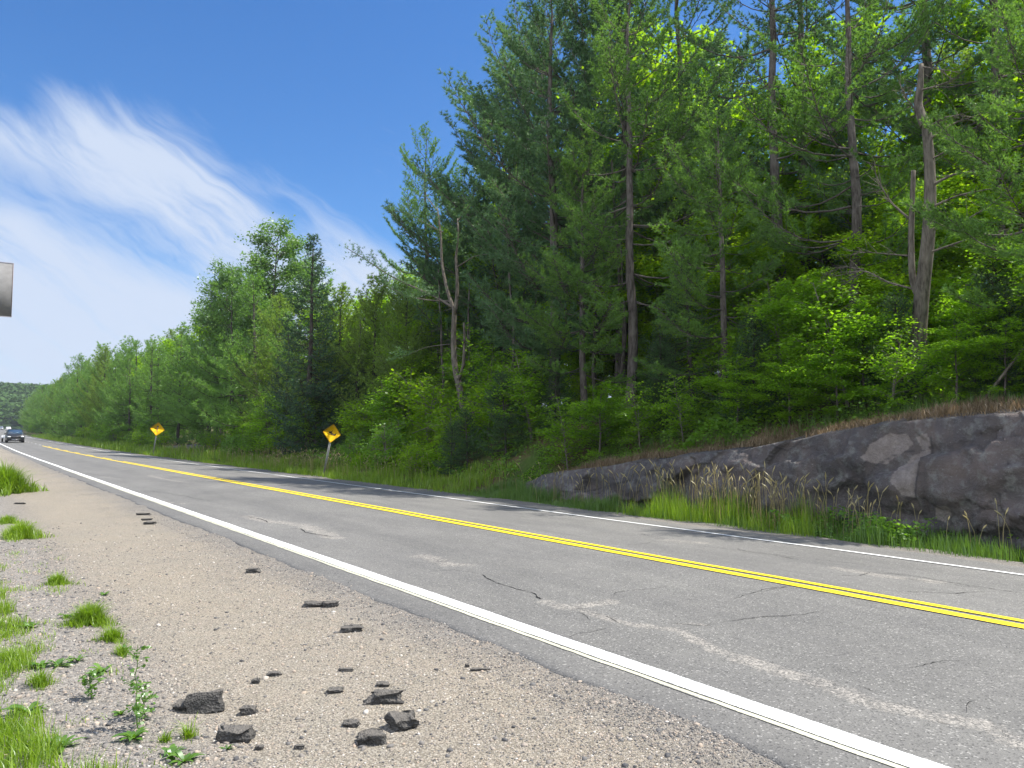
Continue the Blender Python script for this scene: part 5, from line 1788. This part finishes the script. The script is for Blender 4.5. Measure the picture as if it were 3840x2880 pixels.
# back of a large sign at the left edge, on its own post outside the picture
pc = on_lateral(47, 1092, .95)
tdist = pc[1]
ztop, zbot = on_lateral(47, 1002, .95)[2], on_lateral(47, 1180, .95)[2]
e = bpy.data.objects.new('road_sign_back', None); COL.objects.link(e)
pxp = pc[0] - .62
e.location = (pxp, tdist, float(ground(pxp, tdist)))
tagp(e, 'grey metal back of a large rectangular sign cut off by the left edge', 'road sign')
gz = e.location.z
hh_ = ztop - zbot
mb = MB()
mb.box((0, 0, (ztop + zbot) / 2 - gz), (1.22, .004, hh_ - .02))
link('panel', mb.mesh('panel', M['sign_back']), e)
mb = MB()
for sx_ in (-1, 1): mb.box((sx_ * .615, 0, (ztop + zbot) / 2 - gz), (.012, .014, hh_))
for z in (ztop, zbot): mb.box((0, 0, z - gz), (1.242, .015, .008))
link('rim', mb.mesh('rim', M['sign_rim']), e)
mb = MB()
mb.box((0, -.055, (ztop - gz) / 2), (.09, .09, ztop - gz + .1))
link('post', mb.mesh('post', M['bark_pale']), e)

# ------------------------------------------------------------------ vehicles
M['suv_paint'] = simple('dark_car_paint', (.012, .014, .018), .35, 0, .08, 1.5, .6)
M['white_car'] = simple('white_car_paint', (.72, .73, .75), .3, 0, .03, 1.5, .6)
M['silver_car'] = simple('silver_car_paint', (.50, .51, .53), .3, .4, .03, 1.5, .6)
M['glass'] = simple('car_glass', (.035, .065, .11), .06, 0, .1, 2, .9)
M['tyre'] = simple('tyre_rubber', (.02, .02, .02), .85, 0, .1, 20)
M['rim'] = simple('alloy_rim', (.35, .35, .36), .35, .8, .1, 20)
M['lamp'] = simple('headlamp_glass', (.85, .87, .90), .12, 0, .03, 10, .9)
M['red_lamp'] = simple('tail_lamp', (.35, .02, .02), .2, 0, .05, 10, .8)
M['black_plastic'] = simple('black_plastic', (.025, .025, .028), .6, 0, .1, 20)
M['chrome'] = simple('chrome', (.6, .6, .62), .15, .9, .05, 20)


def loft(mb, sections, close=True):
    """sections: list of (y, [(x, z), ...]) rings with equal counts"""
    n = len(sections[0][1])
    V = [(x, y, z) for y, ring in sections for x, z in ring]
    Q = []
    for i in range(len(sections) - 1):
        for j in range(n):
            k = (j + 1) % n
            Q.append((i * n + j, i * n + k, (i + 1) * n + k, (i + 1) * n + j))
    T_ = []
    for base, rev in ((0, False), ((len(sections) - 1) * n, True)):
        for j in range(1, n - 1):
            T_.append((base, base + j, base + j + 1) if rev else (base, base + j + 1, base + j))
    mb.add(V, tris=T_, quads=Q)


def ring(hw, z0, z1, ch=.12):
    c = min(ch, hw * .5, (z1 - z0) * .45)
    return [(-hw, z0 + c), (-hw + c, z0), (hw - c, z0), (hw, z0 + c), (hw * 1.0, z1 - c), (hw - c * 1.1, z1), (-hw + c * 1.1, z1), (-hw, z1 - c)]


def car(name, label, x, t_, yaw, paint_, L=4.6, W_=1.85, H_=1.68, group=None, suv=True, front=True):
    """nose points to -Y in local space"""
    e = bpy.data.objects.new(name, None); COL.objects.link(e)
    e.location = (x, t_, float(roadz(x - float(shift(t_)), t_)) + .005)
    e.rotation_euler = (0, 0, yaw)
    tagp(e, label, 'suv' if suv else 'car', group)
    h = W_ / 2
    belt = H_ * .60
    hood = H_ * (.60 if suv else .55)
    l2 = L / 2
    mb = MB()
    loft(mb, [(-l2, ring(h * .86, .34, hood * .80)), (-l2 + .10, ring(h * .95, .26, hood * .92)), (-l2 + .45, ring(h * .99, .22, hood * .97)),
              (-l2 + 1.05, ring(h, .22, belt)), (0, ring(h, .22, belt + .02)), (l2 - .6, ring(h, .22, belt + .03)), (l2 - .08, ring(h * .96, .28, belt)), (l2, ring(h * .9, .36, belt - .12))])
    body = link('body', mb.mesh('car_body', M[paint_], True), e)
    # cabin shell
    mb = MB()
    r1 = H_
    gh = h * .80
    fy0, fy1 = -l2 + 1.15, -l2 + 1.85
    ry1, ry0 = (l2 - .45, l2 - .12) if suv else (l2 - 1.15, l2 - .55)

    def cab(y, s, top): return (y, [(-h * .94, belt - .06), (h * .94, belt - .06), (h * .94 - (h * .94 - gh) * s, top - .05 * s), (gh * .88, top), (-gh * .88, top), (-h * .94 + (h * .94 - gh) * s, top - .05 * s)])
    loft(mb, [cab(fy0, .02, belt), cab(fy1, 1, r1 - .04), ((fy1 + ry1) / 2, cab(0, 1, r1)[1]), cab(ry1, 1, r1 - .03), cab(ry0, .1, belt + .02)])
    link('cabin', mb.mesh('car_cabin', M[paint_], True), e)
    # windscreens as slightly proud panes

    def pane(nm, a, b_, off):
        mb2 = MB()
        V = [Vector(q) for q in a + b_]
        nrm = (V[1] - V[0]).cross(V[2] - V[0]).normalized()
        if nrm.dot(Vector(off)) < 0: nrm = -nrm
        V2 = [tuple(q + nrm * .012) for q in V] + [tuple(q - nrm * .01) for q in V]
        mb2.add(V2, quads=[(0, 1, 2, 3), (7, 6, 5, 4), (0, 4, 5, 1), (1, 5, 6, 2), (2, 6, 7, 3), (3, 7, 4, 0)])
        return link(nm, mb2.mesh(nm, M['glass']), e)
    dy = fy1 - fy0
    pane('windscreen', [(-h * .84, fy0 + .06, belt + .05), (h * .84, fy0 + .06, belt + .05)], [(gh * .86, fy1 - .05, r1 - .10), (-gh * .86, fy1 - .05, r1 - .10)], (0, -1, .5))
    pane('rear_window', [(-h * .80, ry0 - .04, belt + .10), (h * .80, ry0 - .04, belt + .10)], [(gh * .84, ry1 + .03, r1 - .12), (-gh * .84, ry1 + .03, r1 - .12)], (0, 1, .3))
    for s in (-1, 1):
        for y0_, y1_, nm in ((fy1 - .32, (fy1 + ry1) / 2 - .05, 'side_window'), ((fy1 + ry1) / 2 + .04, ry1 - .12, 'side_window')):
            pane(nm, [(s * h * .935, y0_ - .1, belt + .03), (s * h * .935, y1_, belt + .03)], [(s * (gh + .015), y1_, r1 - .14), (s * (gh + .015), y0_ + .12, r1 - .14)], (s, 0, .2))
        # mirrors
        mb = MB(); mb.box((s * (h + .09), fy0 + .30, belt + .10), (.20, .10, .15), taper=(.9, .8)); mb.box((s * (h - .0), fy0 + .30, belt + .04), (.10, .05, .05))
        link('mirror', mb.mesh('mirror', M['black_plastic'], False), e)
        # lamps
        mb = MB(); mb.box((s * h * .72, -l2 + .045, hood * .74), (h * .36, .16, .13), taper=(.9, .9))
        link('headlight', mb.mesh('headlight', M['lamp']), e)
        mb = MB(); mb.box((s * h * .78, l2 - .05, belt - .18), (h * .24, .12, .16))
        link('tail_light', mb.mesh('tail_light', M['red_lamp']), e)
    mb = MB(); mb.box((0, -l2 - .005, hood * .70), (h * 1.0, .05, .14), taper=(.9, 1)); link('grille', mb.mesh('grille', M['black_plastic']), e)
    mb = MB(); mb.box((0, -l2 - .02, .42), (h * 1.1, .06, .16)); link('lower_grille', mb.mesh('lower_grille', M['black_plastic']), e)
    mb = MB(); mb.box((0, -l2 - .035, .36), (h * .9, .06, .045)); mb.box((0, -l2 - .012, hood * .80), (h * .95, .05, .02)); link('trim', mb.mesh('trim', M['chrome']), e)
    for sy in (-1, 1):
        for s in (-1, 1):
            wc = (s * (h - .12), sy * (L * .31), .34)
            mb = MB()
            a = np.linspace(0, 2 * math.pi, 20, endpoint=False)
            prof_ = [(-.11, .30), (-.11, .335), (-.08, .345), (.08, .345), (.11, .335), (.11, .30), (.11, .20), (-.11, .20)]
            V = [(wc[0] + px0, wc[1] + r_ * math.cos(q), wc[2] + r_ * math.sin(q)) for q in a for px0, r_ in prof_]
            m_ = len(prof_)
            Q = [(i * m_ + j, i * m_ + (j + 1) % m_, ((i + 1) % 20) * m_ + (j + 1) % m_, ((i + 1) % 20) * m_ + j) for i in range(20) for j in range(m_)]
            mb.add(V, quads=Q)
            wo = link('wheel', mb.mesh('tyre', M['tyre'], False), e)
            mb = MB(); mb.tube(np.array([[wc[0] - .09, wc[1], wc[2]], [wc[0] + .09, wc[1], wc[2]]]), [.21, .21], 14, True)
            link('rim', mb.mesh('rim', M['rim']), wo)
    if suv:
        for s in (-1, 1):
            mb = MB(); mb.tube(np.array([[s * gh * .78, fy1 + .2, r1 + .05], [s * gh * .78, ry1 - .15, r1 + .05]]), [.018, .018], 6, True)
            mb.box((s * gh * .78, fy1 + .25, r1 + .02), (.03, .06, .06)); mb.box((s * gh * .78, ry1 - .2, r1 + .02), (.03, .06, .06))
            link('roof_rail', mb.mesh('roof_rail', M['black_plastic']), e)
    return e


car('oncoming_suv', 'dark blue-black suv with bright headlights coming towards the viewer in the near lane', 5.55, 117.0, 0.0, 'suv_paint', 4.6, 1.95, 1.70)
car('distant_car', 'small white car driving away in the far lane beyond the dark suv', 8.9 + float(shift(378)), 378, math.pi - .06, 'white_car', 4.5, 1.85, 1.55, suv=False)
car('distant_car', 'pale silver car farthest away at the left edge of the road', 5.5 + float(shift(405)), 405, -.065, 'silver_car', 4.5, 1.9, 1.62, suv=False)
# low white trailer behind the suv
e = bpy.data.objects.new('white_trailer', None); COL.objects.link(e)
e.location = (5.45, 122.6, float(roadz(5.45, 122.6)) + .005)
tagp(e, 'low white trailer towed behind the dark suv, showing at its left side', 'trailer')
mb = MB(); mb.box((0, 0, .62), (1.75, 3.0, .50)); link('box', mb.mesh('trailer_box', M['white_car']), e)
mb = MB(); mb.box((0, -2.0, .45), (.10, 1.2, .08)); link('drawbar', mb.mesh('drawbar', M['black_plastic']), e)
for s in (-1, 1):
    mb = MB(); mb.tube(np.array([[s * 1.0 - .09, .3, .33], [s * 1.0 + .09, .3, .33]]), [.33, .33], 18, True); link('wheel', mb.mesh('wheel', M['tyre']), e)
    mb = MB(); mb.box((s * 1.0, .3, .76), (.26, 1.0, .10), taper=(1, .8)); mb.box((s * 1.0, -.2, .60), (.26, .05, .26)); link('fender', mb.mesh('fender', M['white_car']), e)

# ------------------------------------------------------------------ distant wooded hill
rsh = np.random.RandomState(9)
M['hill'] = leaf_mat('far_forest', (.040, .085, .030), (.085, .150, .045), .15, .0)


def hillz(x, y):
    r = y - 620
    ridge = 36 * np.exp(-((y - 980) / 260.) ** 2) * (.80 + .20 * np.exp(-((x + 40) / 260.) ** 2))
    low_ = 17 * np.exp(-((y - 640) / 110.) ** 2) * np.exp(-((x - 60) / 220.) ** 2)
    return ridge + low_ + 2.5


hx = np.linspace(-500, 700, 60)
hy = np.linspace(450, 1500, 50)
X_, Y_ = np.meshgrid(hx, hy)
Zh = hillz(X_, Y_) * np.clip((Y_ - 450) / 80, 0, 1) + vnoise(X_, Y_, 60, 2) * 4
i = (np.arange(49)[:, None] * 60 + np.arange(59)[None]).ravel()
M['hill_ground'] = simple('wooded_hill_floor', (.030, .055, .022), .95, 0, .3, .05, .05)
o = link('hill', npmesh('hill', np.stack([X_, Y_, Zh], -1).reshape(-1, 3), [np.stack([i, i + 1, i + 61, i + 60], 1)], M['hill_ground'], None, True))
tagp(o, kind='structure')
n = 7500
x = rsh.uniform(-160, 330, n); y = 500 + (rsh.rand(n) ** 1.1) * 560
z = hillz(x, y) * np.clip((y - 450) / 80, 0, 1) + vnoise(x, y, 60, 2) * 4
nl = 26
P = np.repeat(np.stack([x, y, z + 5.5], 1), nl, 0)
d = rsh.normal(0, 1, (n * nl, 3)); d /= np.linalg.norm(d, axis=1)[:, None]
d[:, 2] = np.abs(d[:, 2]) * 1.2 - .35
P = P + d * (np.repeat(rsh.uniform(3.0, 5.0, n), nl)[:, None])
V, F, r = leaves(P, 2.3, rsh, .8)
r = np.repeat(rsh.rand(n), nl) * .6 + r * .4
o = link('distant_forest', npmesh('distant_forest', V, [F], M['hill'], r))
tagp(o, 'far wooded hill closing the road at the left edge', 'forest', None, 'stuff')

# ------------------------------------------------------------------ thin summer haze
mb = MB()
mb.box((1050, 1560, 52), (4200, 3340, 120))
hm = bpy.data.materials.new('haze')
hm.use_nodes = True
ht = NT(hm.node_tree)
pv = ht.n('ShaderNodeVolumePrincipled', Color=(.80, .88, 1.0), Density=.00022, Anisotropy=.2)
ht.n('ShaderNodeOutputMaterial', Volume=pv.outputs[0])
o = link('haze', mb.mesh('haze', hm))
tagp(o, 'thin pale blue summer haze over the distant hill', 'haze', None, 'stuff')
